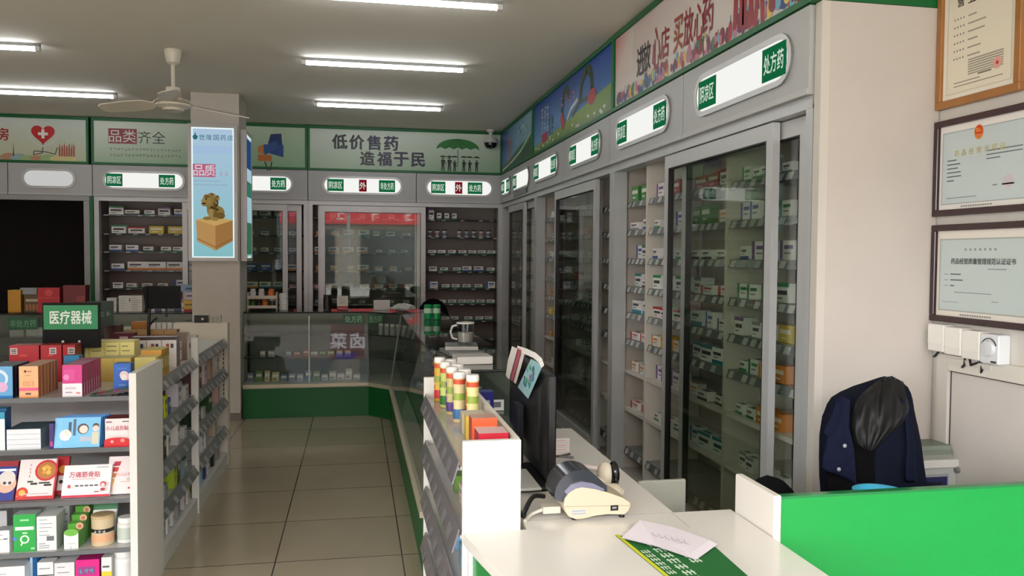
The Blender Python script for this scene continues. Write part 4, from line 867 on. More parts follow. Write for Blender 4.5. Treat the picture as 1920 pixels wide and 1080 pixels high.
patch(112, 203, .128, (236, 230, 230), 'white plaster box lettered in red, middle of third row', allof(B(0, 0, 1, .07, (200, 20, 60)), T_('万痛筋骨贴', .44, .70, .023, (190, 30, 70), wid=.115), B(.2, .53, .72, .545, (214, 130, 150)), B(.14, .27, .2, .37, (190, 60, 80)), lambda mb, w, h, y: [mb.flat([((.26-.5)*w+.018*i, .33*h), ((.26-.5)*w+.018*i+.014, .33*h), ((.26-.5)*w+.018*i+.014, .38*h), ((.26-.5)*w+.018*i, .38*h)], (0, y, 0), UX, UZ, (90, 90, 96)) for i in range(5)], O(.87, .36, .011, (190, 60, 80)), O(.87, .34, .007, (236, 210, 206)), B(.83, .16, .92, .24, (170, 30, 50)), B(.7, .12, .8, .15, (150, 40, 60)), B(.7, .88, .95, .90, (150, 150, 150))), side=(206, 190, 190))
patch(196, 252, .152, (234, 222, 220), 'pale pink plaster box with slanting red ribbon, right end of third row', allof(lambda mb, w, h, y: [mb.flat([((.02+.055*i-.5)*w, (.28+.155*i)*h), ((.24+.06*i-.5)*w, (.28+.155*i)*h), ((.28+.06*i-.5)*w, (.40+.155*i)*h), ((.05+.055*i-.5)*w, (.40+.155*i)*h)], (0, y, 0), UX, UZ, ((226, 170, 70), (214, 120, 60), (206, 60, 50), (180, 40, 60))[i]) for i in range(4)], B(.0, .06, .22, .3, (226, 180, 90)), T_('小儿止咳贴', .66, .52, .016, (216, 150, 160), wid=.07), B(.5, .3, .9, .32, (200, 180, 180)), O(.8, .38, .008, (200, 190, 196)), B(.8, .12, .95, .16, (190, 40, 50))), side=(206, 190, 190), yf=3.495)
# fourth row
def r4(px0, px1, h, c, label, draw=None, yf=3.475, d=.06, **k): return eg(px0, px1, 1, h, c, label, yf=yf, d=d, draw=draw, **k)
r4(-12, 14, .088, LW, 'white box at left edge of fourth row', allof(lines(2, .2, .8, .6, .8, (120, 120, 126)), B(.6, .6, .9, .64, (40, 40, 44))), top=(170, 176, 180))
r4(-24, 10, .13, (190, 190, 190), 'taller grey box behind left edge of fourth row', yf=3.60)
r4(22, 64, .148, (40, 164, 70), 'bright green box with white magnifier drawing, fourth row', allof(B(.3, .82, .7, .87, (150, 220, 160)), B(.08, .58, .92, .67, (222, 240, 224)), B(.4, .48, .62, .52, (190, 230, 196)), O(.5, .33, .017, (214, 236, 216)), O(.5, .33, .011, (40, 164, 70)), lambda mb, w, h, y: mb.flat([((.3-.5)*w, .18*h), ((.36-.5)*w, .15*h), ((.46-.5)*w, .27*h), ((.41-.5)*w, .29*h)], (0, y, 0), UX, UZ, (214, 236, 216)), B(.78, .05, .94, .1, (160, 224, 170)), O(.05, .35, .008, (90, 130, 200))), side=(150, 190, 170), top=(190, 200, 196))
r4(66, 103, .136, LW, 'white box with text lines right of the green magnifier box', allof(lines(5, .12, .85, .45, .9, (160, 160, 164)), B(.5, .28, .88, .42, (110, 110, 116)), lines(3, .1, .7, .08, .2, (140, 140, 144))), d=.1, side=(190, 192, 190), top=(236, 236, 232))
r4(84, 128, .155, (210, 212, 210), 'tall white box behind the text line box, fourth row', lines(3, .5, .95, .4, .8, (60, 60, 66)), yf=3.64, d=.08, top=(190, 194, 196))
for k in range(5): r4(117, 144, .066+.022*k, (236, 238, 232) if k == 0 else (86, 160, 50), ('small white green pouch box, front of its row' if k == 0 else 'green pouch box, %s behind its front one' % ORD[k]), allof(O(.5, 1.0, .026, (110, 180, 70), .55), B(.2, .3, .8, .34, (180, 190, 170)), B(.44, 0, .5, .2, (170, 170, 166))) if k == 0 else allof(O(.85, .88, .014, (226, 180, 140)), O(.85, .88, .008, (190, 120, 90)), B(.1, .5, .6, .56, (190, 220, 160))), yf=3.475+.045*k, yr=3.475, d=.036, side=(90, 160, 60), top=(110, 180, 70))
r4(168, 214, .135, (226, 226, 218), 'green white box with mushroom picture leaning in fourth row', allof(B(0, .78, 1, 1, (30, 120, 60)), O(.55, .36, .020, (216, 170, 130)), O(.5, .3, .016, (206, 190, 160)), B(.05, .52, .5, .57, (90, 140, 160)), B(0, 0, 1, .12, (226, 228, 224)), B(.15, .06, .9, .09, (90, 120, 100))), yf=3.60, tilt=-.3, d=.02, side=(190, 200, 190))
def drum():
    x = -1.012; mb = MB(); r, h = .042, .108
    mb.lathe([(0, 0), (r, 0), (r, h)], (0, 0, 0), (206, 186, 150), 'card', 24); mb.lathe([(r*1.01, h*.5), (r*1.01, h*.64)], (0, 0, 0), (26, 26, 26), 'card', 24); mb.lathe([(r*1.012, h*.15), (r*1.012, h*.42)], (0, 0, 0), (222, 170, 130), 'card', 24)
    mb.scrib(3, (-.022, -r*1.03, h*.52), UX, UZ, .011, (230, 230, 226), rnd=random.Random(12), gap=1.5)
    o = mb.obj('drum', None, (x, 3.525, ELV[1]+.001)); tag(o, 'beige cardboard drum with black band in fourth row', 'drum', GC)
    MB().lathe([(r*1.03, h), (r*1.03, h+.012), (r*.9, h+.014), (0, h+.014)], (0, 0, 0), (196, 170, 130), 'card', 24).obj('lid', o)
drum()
jar(-.927, 3.54, ELV[1]+.001, .034, .10, LW, (236, 236, 232), 'white bottle right of the beige drum in fourth row', 'bottle', GC, (190, 200, 190))
jar(-.925, 3.77, ELV[1]+.001, .034, .165, LW, (226, 228, 232), 'tall white bottle behind the drum at side panel', 'bottle', GC, (120, 130, 170))
# fifth row
def r5(px0, px1, h, c, label, draw=None, yf=3.475, d=.08, **k): return eg(px0, px1, 0, h, c, label, yf=yf, d=d, draw=draw, **k)
r5(-20, 42, .115, LW, 'wide white box with grey print, left of the bottom row', allof(lines(3, .1, .7, .35, .75, (150, 150, 156))), d=.16, top=(196, 198, 200))
r5(52, 72, .15, (20, 90, 150), 'blue packet tilted upright in bottom row', B(.2, .3, .5, .9, (190, 210, 226)), yf=3.52, d=.05, rz=-.4, top=(30, 110, 170))
r5(66, 96, .124, LW, 'white box with green foot in bottom row', allof(B(0, 0, 1, .36, (60, 110, 60)), O(.8, .2, .010, (226, 160, 130)), B(.1, .78, .8, .82, (150, 150, 150)), B(0, .56, 1, .6, (60, 60, 66))), d=.05)
r5(98, 136, .118, (216, 216, 216), 'grey white box with dark print in bottom row', lines(4, .15, .8, .3, .85, (120, 120, 126)), d=.1, top=(206, 206, 206))
r5(138, 183, .125, (214, 30, 130), 'magenta box with teal lettering in bottom row', allof(B(.1, .52, .82, .78, (150, 60, 130)), lambda mb, w, h, y: mb.scrib(3, (-.36*w, y-.0006, .56*h), UX, UZ, .018, (70, 180, 186), rnd=random.Random(3), gap=1.05), B(.3, .3, .6, .34, (236, 130, 180))), d=.1, side=(170, 24, 104), top=(180, 30, 110))
r5(160, 226, .155, (150, 20, 84), 'dark magenta box behind the magenta lettered one', yf=3.64, d=.14, top=(150, 36, 90))
r5(187, 206, .13, (230, 228, 222), 'white yellow box right of the magenta one in bottom row', allof(B(0, .28, 1, .56, (214, 196, 60)), B(.1, .68, .8, .74, (90, 90, 96)), B(0, 0, 1, .24, (40, 110, 190)), O(.3, .14, .008, (230, 240, 250))), d=.09, side=(190, 190, 186), top=(200, 204, 200))
jar(-.934, 3.53, ELV[0]+.001, .04, .15, LW, (232, 232, 228), 'white ribbed bottle by side panel in bottom row', 'bottle', GC, (222, 222, 222))

# ------------------------------------------------------------------ goods on top of the island
GT = 'goods on the island top'; dk = .866
def tg(label, x, y, w, d, h, front, side=None, top=None, draw=None, dz=0, rz=0, name='health_product_box'): return good(name, label, 'box', x, y, dk+dz, w, d, h, front, side, top, rz, draw, GT)
def bcode(mb, w, h, y, u, v, s):
    mb.flat([((u-.5)*w, v*h), ((u-.5)*w+s, v*h), ((u-.5)*w+s, v*h+s), ((u-.5)*w, v*h+s)], (0, y, 0), UX, UZ, (214, 206, 200))
    for k in range(3): mb.flat([((u-.5)*w+s*.12, v*h+s*(.15+.26*k)), ((u-.5)*w+s*.88, v*h+s*(.15+.26*k)), ((u-.5)*w+s*.88, v*h+s*(.3+.26*k)), ((u-.5)*w+s*.12, v*h+s*(.3+.26*k))], (0, y-.0003, 0), UX, UZ, (40, 24, 26))
for k in range(3):
    w = (.12, .085, .05)[k]; x = (-1.445, -1.335, -1.262)[k]
    tg('red box with white barcode before the green sign, %s from left' % ORD[k+1], x, 3.98, w, .09, .165, (180, 16, 32), (130, 12, 22), (150, 20, 30), allof(lambda mb, w, h, y, k=k: bcode(mb, w, h, y, .04 if k == 0 else .42, .76, .028), B(.35, .7, .6, .76, (206, 70, 60))))
tg('dark red box right of barcode boxes, before the cream row', -1.335, 4.205, .045, .06, .15, (110, 10, 22), (90, 8, 18))
for k in range(4): tg('cream yellow box facing the camera, %s of its row of four' % ORD[k+1], -1.283+.0675*k, 4.22, .066, .10, .157, (238, 228, 146), (226, 210, 120), (240, 234, 180), allof(B(.04, .96, .96, .98, (170, 150, 60)), B(.04, .04, .06, .96, (190, 170, 80)), lines(2, .15, .85, .7, .84, (120, 110, 60), k), B(.15, .45, .7, .48, (140, 120, 60)), O((.25, .3, .3, .6)[k], .2, .006, (90, 80, 50))))
for k in range(5):
    c = ((214, 204, 120), (206, 190, 90), (206, 150, 60), (200, 150, 60), (196, 140, 56))[k]
    tg('%s box facing the aisle, %s from the side panel' % (('cream', 'cream', 'amber', 'amber', 'amber')[k], ORD[k+1]), -.94, 3.95+.055*k, .05, .09, .105 if k < 2 else .125, c, c, (206, 190, 120), allof(B(.1, .15, .9, .85, (150, 140, 70)), B(.2, .3, .8, .7, (206, 200, 140))), rz=PI/2)
for k in range(2): tg('amber topped flat box behind side panel, %s one' % ('left', 'right')[k], -1.105+.072*k, 3.97, .07, .12, .105, (206, 176, 90), (190, 160, 80), (176, 170, 110))
for k in range(3): tg('white box with dark top band behind the amber ones, %s from left' % ORD[k+1], -1.075+.072*k, 4.40, .07, .07, .155, (214, 208, 204), (130, 120, 120), (200, 190, 196), allof(B(0, .9, 1, 1, (50, 40, 46)), B(.3, .64, .5, .78, (150, 60, 50)), B(.6, .64, .8, .78, (50, 50, 60))))
for k in range(2): tg('pink and green small carton at aisle edge, %s in stack' % ('lower', 'upper')[k], -.922, 4.45, .05, .06, .06, (226, 214, 214), (70, 110, 100), (220, 220, 218), B(0, .3, 1, .5, (200, 90, 100)), dz=.061*k, rz=PI/2)
for k in range(4): tg('tan box along island top, %s from left in back row' % ORD[k+1], -1.19+.068*k, 4.69, .066, .07, .165, (176, 140, 90), (120, 90, 60), (150, 120, 80), B(.1, .75, .9, .85, (120, 80, 50)))
tg('rosy white box at aisle edge beside the upright', -.928, 4.67, .06, .06, .15, (214, 196, 190), (130, 110, 96), (160, 140, 120), rz=PI/2)
for k in range(3): tg('white carton beyond the upright, %s from left' % ORD[k+1], -1.06+.062*k, 4.98, .058, .06, .105, (206, 200, 192), (170, 164, 156), None, B(.2, .3, .8, .6, (120, 110, 110)))
for k in range(4): tg('small white bottle-box in the row under monitor, %s from left' % ORD[k+1], -1.17+.03*k, 5.1, .025, .04, .17, (206, 204, 200), (180, 178, 170), None, B(.2, .15, .8, .45, (60, 60, 66)))
good('carton', 'small black and white carton on far end of island', 'box', -1.035, 5.85, .9765, .09, .06, .05, (30, 30, 32), (190, 190, 186), draw=O(.6, .5, .009, (200, 196, 180)))
good('carton', 'grey beige carton beside the black white one, island far end', 'box', -.945, 5.85, .9765, .07, .05, .048, (176, 172, 160), draw=allof(B(.1, .1, .45, .9, (150, 150, 140)), B(.55, .1, .9, .9, (160, 158, 146))))
# brown things heaped behind the sign
tg('dark brown carton heaped behind the green sign', -1.27, 4.61, .10, .08, .2, (70, 40, 30), (40, 26, 22), (60, 36, 30)); tg('maroon pouch box leaning right of the green sign', -1.165, 4.47, .10, .06, .17, (90, 26, 40), (60, 20, 30), (110, 40, 60), B(.3, .75, .7, .9, (190, 170, 170)))
tg('orange brown carton in the heap beside the monitor foot', -1.17, 4.80, .08, .08, .2, (180, 120, 56), (120, 80, 40), (190, 140, 80)); tg('black carton behind the green sign, lying highest', -1.41, 4.69, .14, .1, .23, (30, 26, 26), (24, 22, 22), (170, 166, 160))
tg('violet box just right of the green sign foot', -1.345, 4.3, .08, .08, .145, (110, 40, 90), (80, 30, 66), (120, 60, 100))
# table signs
t = thing('table_sign', 'green tabletop sign lettered 医疗器械 in black frame on island', 'sign', (-1.30, 4.10, dk))
b = MB(); b.box(-.122, .122, -.012, .012, .135, .345, (12, 13, 13), 'matte'); b.box(-.10, .10, -.05, .05, 0, .015, (22, 24, 24)); b.box(-.05, .05, -.01, .01, .015, .135, (22, 24, 24)); b.obj('stand', t)
for x in (-.035, .035): b2 = MB(); b2.ellips((x, -.014, .165), (.006, .004, .006), (214, 214, 210)); b2.obj('screw', t)
b = MB(); b.box(-.116, .116, -.0145, -.0125, .222, .334, (10, 132, 74), 'card'); b.text('医疗器械', (0, -.0152, .278), UX, UZ, .062, (226, 240, 228), bold=.035, wid=.178); b.obj('sign_face', t)
t = thing('table_sign', 'small dark green sign turned sideways behind the bright one', 'sign', (-1.29, 4.5, dk), .5)
b = MB(); b.box(-.06, .06, -.01, .01, .2, .33, (20, 44, 32), 'plastic'); b.box(-.012, .012, -.008, .008, .01, .2, (22, 24, 24)); b.box(-.06, .06, -.04, .04, 0, .012, (22, 24, 24)); b.scrib(3, (-.045, -.0112, .25), UX, UZ, .028, (110, 130, 116), rnd=random.Random(4)); b.obj('board', t)
# customer display on the island
t = thing('monitor', 'small black monitor on thin pole at the island back', 'monitor', (-1.085, 4.595, dk))
b = MB(); b.rbox(-.0, .165, -.012, .012, .285, .405, (9, 9, 10), 'matte', .004); b.obj('screen', t)
b = MB(); b.prism([(-.005, .285), (.0, .285), (.0, .405), (-.018, .40)], 'y', -.03, .03, (18, 18, 19), 'matte'); b.obj('housing', t)
b = MB(); b.tube([(.0, .01, .0), (.0, .01, .2), (.008, .01, .29)], .0075, (16, 16, 17), 'plastic'); b.tube([(.0, .01, .19), (.03, .01, .225), (.045, .01, .235)], .006, (16, 16, 17)); b.tube([(.09, .01, .24), (.09, .01, .29)], .006, (16, 16, 17)); b.lathe([(0, 0), (.05, 0), (.045, .008), (0, .01)], (0, .01, 0), (18, 18, 20), 'plastic', 18); b.obj('pole', t)
# goods facing the aisle
def ag(label, y, lv, w, d, h, c, side=None, draw=None, x=-.922, name='health_product_box'): return good(name, label, 'box', x, y, LV[lv]+.0016, w, d, h, c, side, None, PI/2, draw, 'goods facing the aisle on the island')
W1 = allof(B(.15, .6, .85, .8, (110, 110, 130)), B(.2, .25, .7, .4, (150, 130, 140)))
rowsA = {3: [('teal white box', 3.97, .05, .11, (206, 222, 216)), ('teal box', 4.03, .05, .1, (60, 130, 140)), ('lime yellow box', 4.11, .06, .105, (206, 214, 30)), ('dark blue box', 4.18, .05, .08, (50, 80, 130)), ('white lavender box', 4.42, .10, .12, (214, 208, 216)), ('grey white box', 4.6, .07, .08, (190, 186, 180))],
         2: [('orange jar box', 3.96, .06, .09, (206, 80, 20)), ('black white box', 4.08, .05, .12, (40, 40, 40)), ('white carton', 4.17, .05, .1, (206, 204, 198)), ('narrow white carton', 4.38, .04, .11, (220, 216, 210)), ('pale grey carton', 4.55, .06, .06, (186, 186, 180))],
         1: [('white clear box', 3.98, .07, .09, (200, 204, 204)), ('grey box', 4.1, .06, .07, (150, 156, 160)), ('lime green box', 4.3, .07, .13, (170, 196, 50)), ('dark green box', 4.38, .06, .13, (70, 90, 40)), ('teal grey box', 4.55, .07, .08, (120, 140, 140))],
         0: [('white carton', 3.96, .05, .14, (214, 214, 212)), ('silver carton', 4.05, .05, .1, (176, 176, 180)), ('tall white carton', 4.14, .04, .16, (220, 220, 216)), ('white black carton', 4.26, .05, .12, (206, 206, 206)), ('grey carton', 4.38, .05, .1, (150, 150, 150)), ('white paired carton', 4.52, .05, .12, (206, 200, 196)), ('white far carton', 4.62, .05, .12, (212, 206, 200))]}
rowsB = {3: [('brown pink box', 4.84, .09, .12, (130, 90, 90)), ('maroon box', 4.98, .08, .12, (110, 50, 60)), ('white rose box', 5.15, .08, .13, (206, 186, 186)), ('tan box', 5.35, .08, .12, (170, 140, 120)), ('pale box', 5.6, .08, .12, (200, 190, 180))],
         2: [('green dark box', 4.9, .16, .09, (44, 70, 40)), ('white label box', 5.1, .08, .06, (190, 186, 180)), ('deep green box', 5.3, .12, .11, (40, 76, 40)), ('pink capped box', 5.62, .05, .13, (206, 170, 160))],
         1: [('clear white box', 4.88, .07, .08, (186, 190, 190)), ('white bottle box', 5.05, .06, .13, (220, 220, 220)), ('white tall box', 5.15, .05, .12, (214, 214, 214)), ('beige box', 5.5, .06, .1, (190, 176, 150))],
         0: [('lime bottle box', 4.86, .06, .16, (150, 190, 50)), ('pale blue box', 5.0, .06, .14, (150, 180, 200)), ('blue white box', 5.12, .06, .13, (30, 50, 120)), ('white carton', 5.24, .06, .1, (206, 206, 206)), ('black carton', 5.42, .05, .16, (40, 38, 38)), ('grey carton', 5.6, .06, .12, (160, 150, 150))]}
SH = {3: 'upper', 2: 'middle', 1: 'low', 0: 'bottom'}
for sec, rows in (('near', rowsA), ('far', rowsB)):
    for lv, items in rows.items():
        for nm, y, w, h, c in items: ag('%s facing the aisle on %s %s shelf of island' % (nm, SH[lv], sec), y, lv, w, .06, h, c, draw=W1 if sum(c) > 400 else B(.15, .5, .85, .75, (206, 200, 180)))

# ------------------------------------------------------------------ narrow display rack beside the desk
RX0, RX1, RY0, RY1 = .262, .41, 2.0, 3.06
t = thing('display_rack', 'narrow white display rack between aisle and desk', 'shelf unit', (.33, 2.5, 0)); L = Vector((-.33, -2.5, 0))
MB().rbox(RX0, RX1, RY0, RY0+.02, 0, .978, (236, 234, 230), 'paint', .002).obj('end_panel', t, L)
MB().rbox(RX0-.012, RX1, RY1-.02, RY1, 0, .985, (232, 228, 222), 'paint', .002).obj('end_panel', t, L)
MB().box(RX1-.014, RX1, RY0+.0205, RY1-.0205, 0, .978, (226, 220, 210)).obj('back_panel', t, L)
MB().box(RX0+.01, RX1-.015, RY0+.0205, RY1-.0205, 0, .07, (226, 222, 216)).obj('base', t, L)
DL = (.91, .735, .56, .385, .21)
for z in DL:
    s_ = MB().box(RX0-.004, RX1-.0145, RY0+.021, RY1-.021, z-.008, z, (196, 190, 184), 'gloss').obj('shelf', t, L)
    g = MB(); g.prism([(RX0-.008, z+.014), (RX0-.004, z+.015), (RX0-.022, z-.045), (RX0-.026, z-.044)], 'y', RY0+.022, RY1-.022, (112, 108, 114), 'gloss')
    for k in range(7): y = 2.1+.13*k; g.face([(RX0-.0085, y, z+.010), (RX0-.0262, y, z-.04), (RX0-.0262, y+.06, z-.04), (RX0-.0085, y+.06, z+.010)][::-1], (118, 115, 120), 'card')
    g.obj('tag_strip', s_)
q = random.Random(8)
tp = [((214, 180, 60), (200, 50, 50)), ((226, 190, 170), (180, 50, 90)), ((200, 210, 120), (60, 120, 60)), ((226, 200, 90), (60, 90, 170)), ((206, 190, 130), (90, 60, 130)), ((226, 214, 120), (206, 90, 40)), ((220, 200, 150), (60, 110, 160)), ((226, 214, 150), (206, 70, 40))]
for k in range(8):
    y = 2.96-.064*k; x = .300+.03*(k % 2)+.004*k; r, h = .0195, .142; a, c2 = tp[k]
    mb = MB(); mb.lathe([(0, 0), (r, 0), (r, h)], (0, 0, 0), a, 'card', 18); mb.lathe([(r*1.012, h*.86), (r*1.012, h*.97)], (0, 0, 0), (206, 80, 50), 'card', 18); mb.lathe([(r*1.012, h*.08), (r*1.012, h*.3)], (0, 0, 0), c2, 'card', 18); mb.lathe([(r*1.012, h*.5), (r*1.012, h*.66)], (0, 0, 0), (150, 170, 70), 'card', 18)
    for j in range(4): mb.box(-r*1.03, -r*.9, -.006, .006, h*(.15+.17*j), h*(.24+.17*j), c2, 'card')
    o = mb.obj('tablet_tube', None, (x, y, DL[0]+.001)); tag(o, 'effervescent tablet tube with white cap on rack, %s from far end' % ORD[k+1], 'tube', 'tablet tubes on the rack')
    MB().lathe([(r*1.06, h), (r*1.06, h+.012), (r*.95, h+.018), (0, h+.018)], (0, 0, 0), (232, 230, 226), 'plastic', 18).obj('cap', o)
def rk(label, x, y, w, d, h, c, side=None, top=None, dz=0, rz=0, draw=None, lv=0): return good('health_product_box', label, 'box', x, y, DL[lv]+.0008+dz, w, d, h, c, side, top, rz, draw, 'small boxes on the rack')
rk('grey white carton behind the orange boxes on rack', .345, 2.42, .07, .06, .06, (196, 190, 170), (180, 170, 150), (200, 196, 188))
rk('yellow banded carton behind the orange boxes on rack', .345, 2.33, .07, .05, .07, (222, 190, 90), (206, 180, 90), (200, 190, 160))
rk('orange tin-like box on rack, upper of the pair', .345, 2.215, .07, .06, .088, (226, 96, 56), (180, 70, 50), (190, 150, 140), draw=allof(B(0, 0, 1, .12, (180, 50, 40)), B(.08, .35, .92, .75, (240, 130, 80))))
rk('red pink flat box lowest on rack beside white end panel', .35, 2.105, .078, .08, .072, (196, 30, 50), (180, 40, 60), (226, 190, 190), draw=B(.1, .4, .9, .7, (226, 120, 120)))
q = random.Random(9)
for lv in range(1, 5):
    for k in range(6):
        c = q.choice([(206, 210, 206), (150, 190, 120), (214, 190, 190), (120, 160, 190), (190, 196, 206), (110, 150, 70)])
        rk('small packet hung on rack side, %s from camera, %s shelf' % (ORD[k+1], ORD[lv+1]), .315, 2.12+.15*k, .06, .05, q.uniform(.05, .11), c, draw=W1, rz=-PI/2, lv=lv)
# ------------------------------------------------------------------ white desk with curved front
DZ = .75
t = thing('service_desk', 'white desk with curved green front in the right foreground', 'desk', (.6, 2.1, 0)); L = Vector((-.6, -2.1, 0))
cur = [(.80, 1.20), (.66, 1.235), (.53, 1.31), (.43, 1.42), (.36, 1.56), (.315, 1.70), (.288, 1.84), (.270, 1.94), (.262, 1.992)]
top = [(.425, 1.992), (.425, 3.16), (.853, 3.16), (.845, 2.062), (1.012, 2.062), (1.012, 1.2)]+cur
tp_ = MB().prism(top, 'z', DZ-.028, DZ, (232, 228, 222), 'gloss').obj('desk_top', t, L)
sm = MB(); sm.box(.425, .842, 2.0588, 2.0605, DZ-.001, DZ+.0005, (150, 144, 136)); sm.box(.8395, .8408, 1.94, 2.06, DZ-.001, DZ+.0005, (160, 154, 146)); sm.obj('seam', tp_)
inn = [(x+.012, min(y+.012, 1.99)) for x, y in cur]
f = MB(); n = len(inn)
f.mesh([(x, y, .0) for x, y in inn]+[(x, y, DZ-.028) for x, y in inn], [(k, k+1, n+k+1, n+k) for k in range(n-1)], (0, 134, 60), 'gloss', True)
f.obj('curved_front', t, L)
MB().box(.272, .292, 1.955, 1.99, 0, DZ-.029, (236, 234, 230)).obj('edge_board', t, L)
MB().box(.45, .83, 2.08, 2.5, 0, DZ-.029, (214, 210, 204)).obj('drawer_unit', t, L)
MB().box(.45, .83, 3.12, 3.14, 0, DZ-.029, (214, 210, 204)).obj('end_board', t, L)
# reception screen
t = thing('reception_counter', 'raised counter front with bright green face, lower right', 'counter', (1.5, 1.85, 0)); L = Vector((-1.5, -1.85, 0))
MB().rbox(1.016, 1.036, 1.835, 2.045, 0, .853, (232, 226, 218), 'paint', .002).obj('end_board', t, L)
MB().box(1.0365, 2.045, 1.842, 1.862, 0, .842, (0, 152, 64), 'gloss').obj('front_panel', t, L)
MB().box(1.0365, 2.045, 1.840, 1.864, .8425, .849, (20, 120, 62), 'gloss').obj('edge_trim', t, L)
MB().box(1.0365, 2.045, 1.863, 2.03, .66, .682, (226, 222, 214)).obj('inner_shelf', t, L)
tag(MB().lathe([(.03, 0), (.055, .012), (.066, .125), (.071, .128), (.071, .133), (.062, .131), (.052, .016), (0, .012)], (0, 0, 0), (70, 170, 206), 'plastic', 28).obj('bowl', None, (1.39, 1.95, .6828)), 'light blue bowl whose rim peeks over the green front', 'bowl')
# monitor seen from behind
t = thing('monitor', 'black desktop monitor seen from behind, papers clipped on top', 'monitor', (.572, 2.65, DZ))
b = MB(); b.rbox(-.012, .016, -.305, .31, .014, .338, (17, 17, 19), 'plastic', .005); b.prism([(-.012, .05), (-.012, .30), (-.022, .27), (-.022, .09)], 'y', -.22, .25, (20, 20, 22), 'plastic'); sc_ = b.obj('housing', t)
MB().box(.0162, .0168, -.29, .295, .03, .325, (8, 9, 11), 'smoke').obj('screen', sc_)
b = MB(); b.box(-.05, -.03, -.04, .04, .012, .2, (16, 16, 18), 'plastic'); b.obj('neck', t)
MB().rbox(-.10, .08, -.34, -.04, .0, .012, (18, 18, 20), 'plastic', .004).obj('base', t)
def sheet(name, label, pts, col, draw=None, th=.0012, mat='paper', cat='paper', off=None):
    """thin curled sheet given as rows of (left, right) points"""
    mb = MB(); a = [Vector(p) for r in pts for p in r]; n = len(pts); vs = a+[v+Vector(off or (0, 0, -th)) for v in a]; k = len(a)
    fs = [(2*i, 2*i+1, 2*i+3, 2*i+2) for i in range(n-1)]; fs += [tuple(k+j for j in reversed(f)) for f in fs]
    fs += [(0, 2, k+2, k), (1, 0, k, k+1), (2*n-2, 2*n-1, k+2*n-1, k+2*n-2)]
    mb.mesh(vs, fs, col, mat)
    if draw: draw(mb)
    return tag(mb.obj(name), label, cat)
mp = lambda px, py, k=0: at(px, py, x=.545-k)       # papers hang over the monitor's top edge on the side we see
def card_draw(mb):
    q_ = random.Random(2); A, B_, C_ = mp(993, 676, .002), mp(1014, 687, .002), mp(974, 718, .002)
    for k in range(30):
        p = A+(B_-A)*q_.uniform(.08, .9)+(C_-A)*q_.uniform(.06, .92); mb.ellips(p, (.0006, .013, .008), q_.choice([(60, 140, 110), (90, 170, 190), (180, 90, 130), (60, 110, 170), (120, 180, 130), (40, 120, 130)]), 'card', 8, 4)
sheet('photo_card', 'colourful card hanging on back of the desk monitor', [(mp(1017, 684), mp(995, 673)), (mp(1004, 716, .001), mp(983, 700, .001)), (mp(990, 748, .001), mp(971, 726, .001))], (150, 190, 196), card_draw, cat='card', off=(.0012, 0, 0))
sheet('paper', 'white sheet curled over the top of desk monitor', [(mp(1020, 684, -.004), mp(1015, 689, .003)), (mp(1016, 672, -.004), mp(1010, 679, .003)), (mp(1004, 661, -.004), mp(999, 670, .003)), (mp(986, 653, -.004), mp(983, 663, .003)), (mp(970, 648, -.004), mp(969, 657, .003))], (232, 228, 224), off=(.0004, 0, -.0012))
for k in range(3): sheet('paper', '%s of the sheets hanging at far end of desk monitor' % ('front white', 'middle pink', 'rear white')[k], [(mp(984-7*k, 660-3*k, .004*k), mp(974-7*k, 653-2*k, .004*k)), (mp(976-7*k, 690-3*k, .004*k), mp(966-7*k, 683-3*k, .004*k)), (mp(967-6*k, 720-4*k, .004*k), mp(958-5*k, 712-4*k, .004*k))], ((226, 220, 216), (180, 90, 106), (228, 222, 218))[k], off=(.001, 0, 0))
# receipt printer
t = thing('receipt_printer', 'cream receipt printer with smoked grey lid on the desk', 'printer', (.62, 2.09, DZ), 0)
c0 = .000290
pf = [(450, 840), (462, 790), (500, 735), (560, 700), (620, 690), (740, 712), (880, 755), (1000, 802), (1070, 850), (1078, 880), (1060, 925), (1020, 958), (950, 952), (860, 946), (740, 955), (640, 975), (570, 978), (500, 950), (465, 900)]
P2 = [((a-760)*c0, (985-b)*c0+.004) for a, b in pf]
MB().prism(P2, 'y', -.058, .058, (200, 188, 164), 'plastic').obj('body', t)
li = MB(); li.prism([((450-760)*c0, .0405), ((1078-760)*c0, .0345), ((1078-760)*c0, .0358), ((450-760)*c0, .0418)], 'y', -.0586, -.058, (170, 150, 116), 'plastic')
li.box((890-760)*c0, (962-760)*c0, -.0592, -.058, .024, .038, (20, 20, 22), 'plastic'); li.box((905-760)*c0, (945-760)*c0, -.0596, -.059, .029, .034, (150, 150, 150), 'plastic')
for z in (.019, .026): li.box((530-760)*c0, (655-760)*c0, -.0588, -.058, z, z+.003, (150, 160, 190), 'card')
li.obj('side_details', t)
cv = []
for k in range(13):
    a = PI*(1.02-.86*k/12); cv.append(((600-760)*c0+.062*math.cos(a), .068+.066*math.sin(a)))
lid = MB(); arc = [(-.045+.067*math.cos(a), .067+.066*math.sin(a)) for a in [math.radians(188-6.5*k) for k in range(22)]]+[(.03, .088)]
lid.prism(arc+[(.03, .07), (-.04, .075), (-.09, .05)], 'y', -.05, .052, (52, 54, 62), 'smoke'); lid.prism([(-.088, .08), (-.07, .097), (-.04, .104), (-.01, .098), (.02, .082), (.02, .078), (-.04, .086), (-.08, .072)], 'y', -.0565, -.05, (120, 118, 140), 'smoke'); lid.obj('lid', t)
for x in (-.055, .075): MB().lathe([(0, 0), (.008, 0), (.008, .01), (0, .01)], (x, -.04, 0), (20, 20, 20), 'plastic', 12).obj('foot', t)
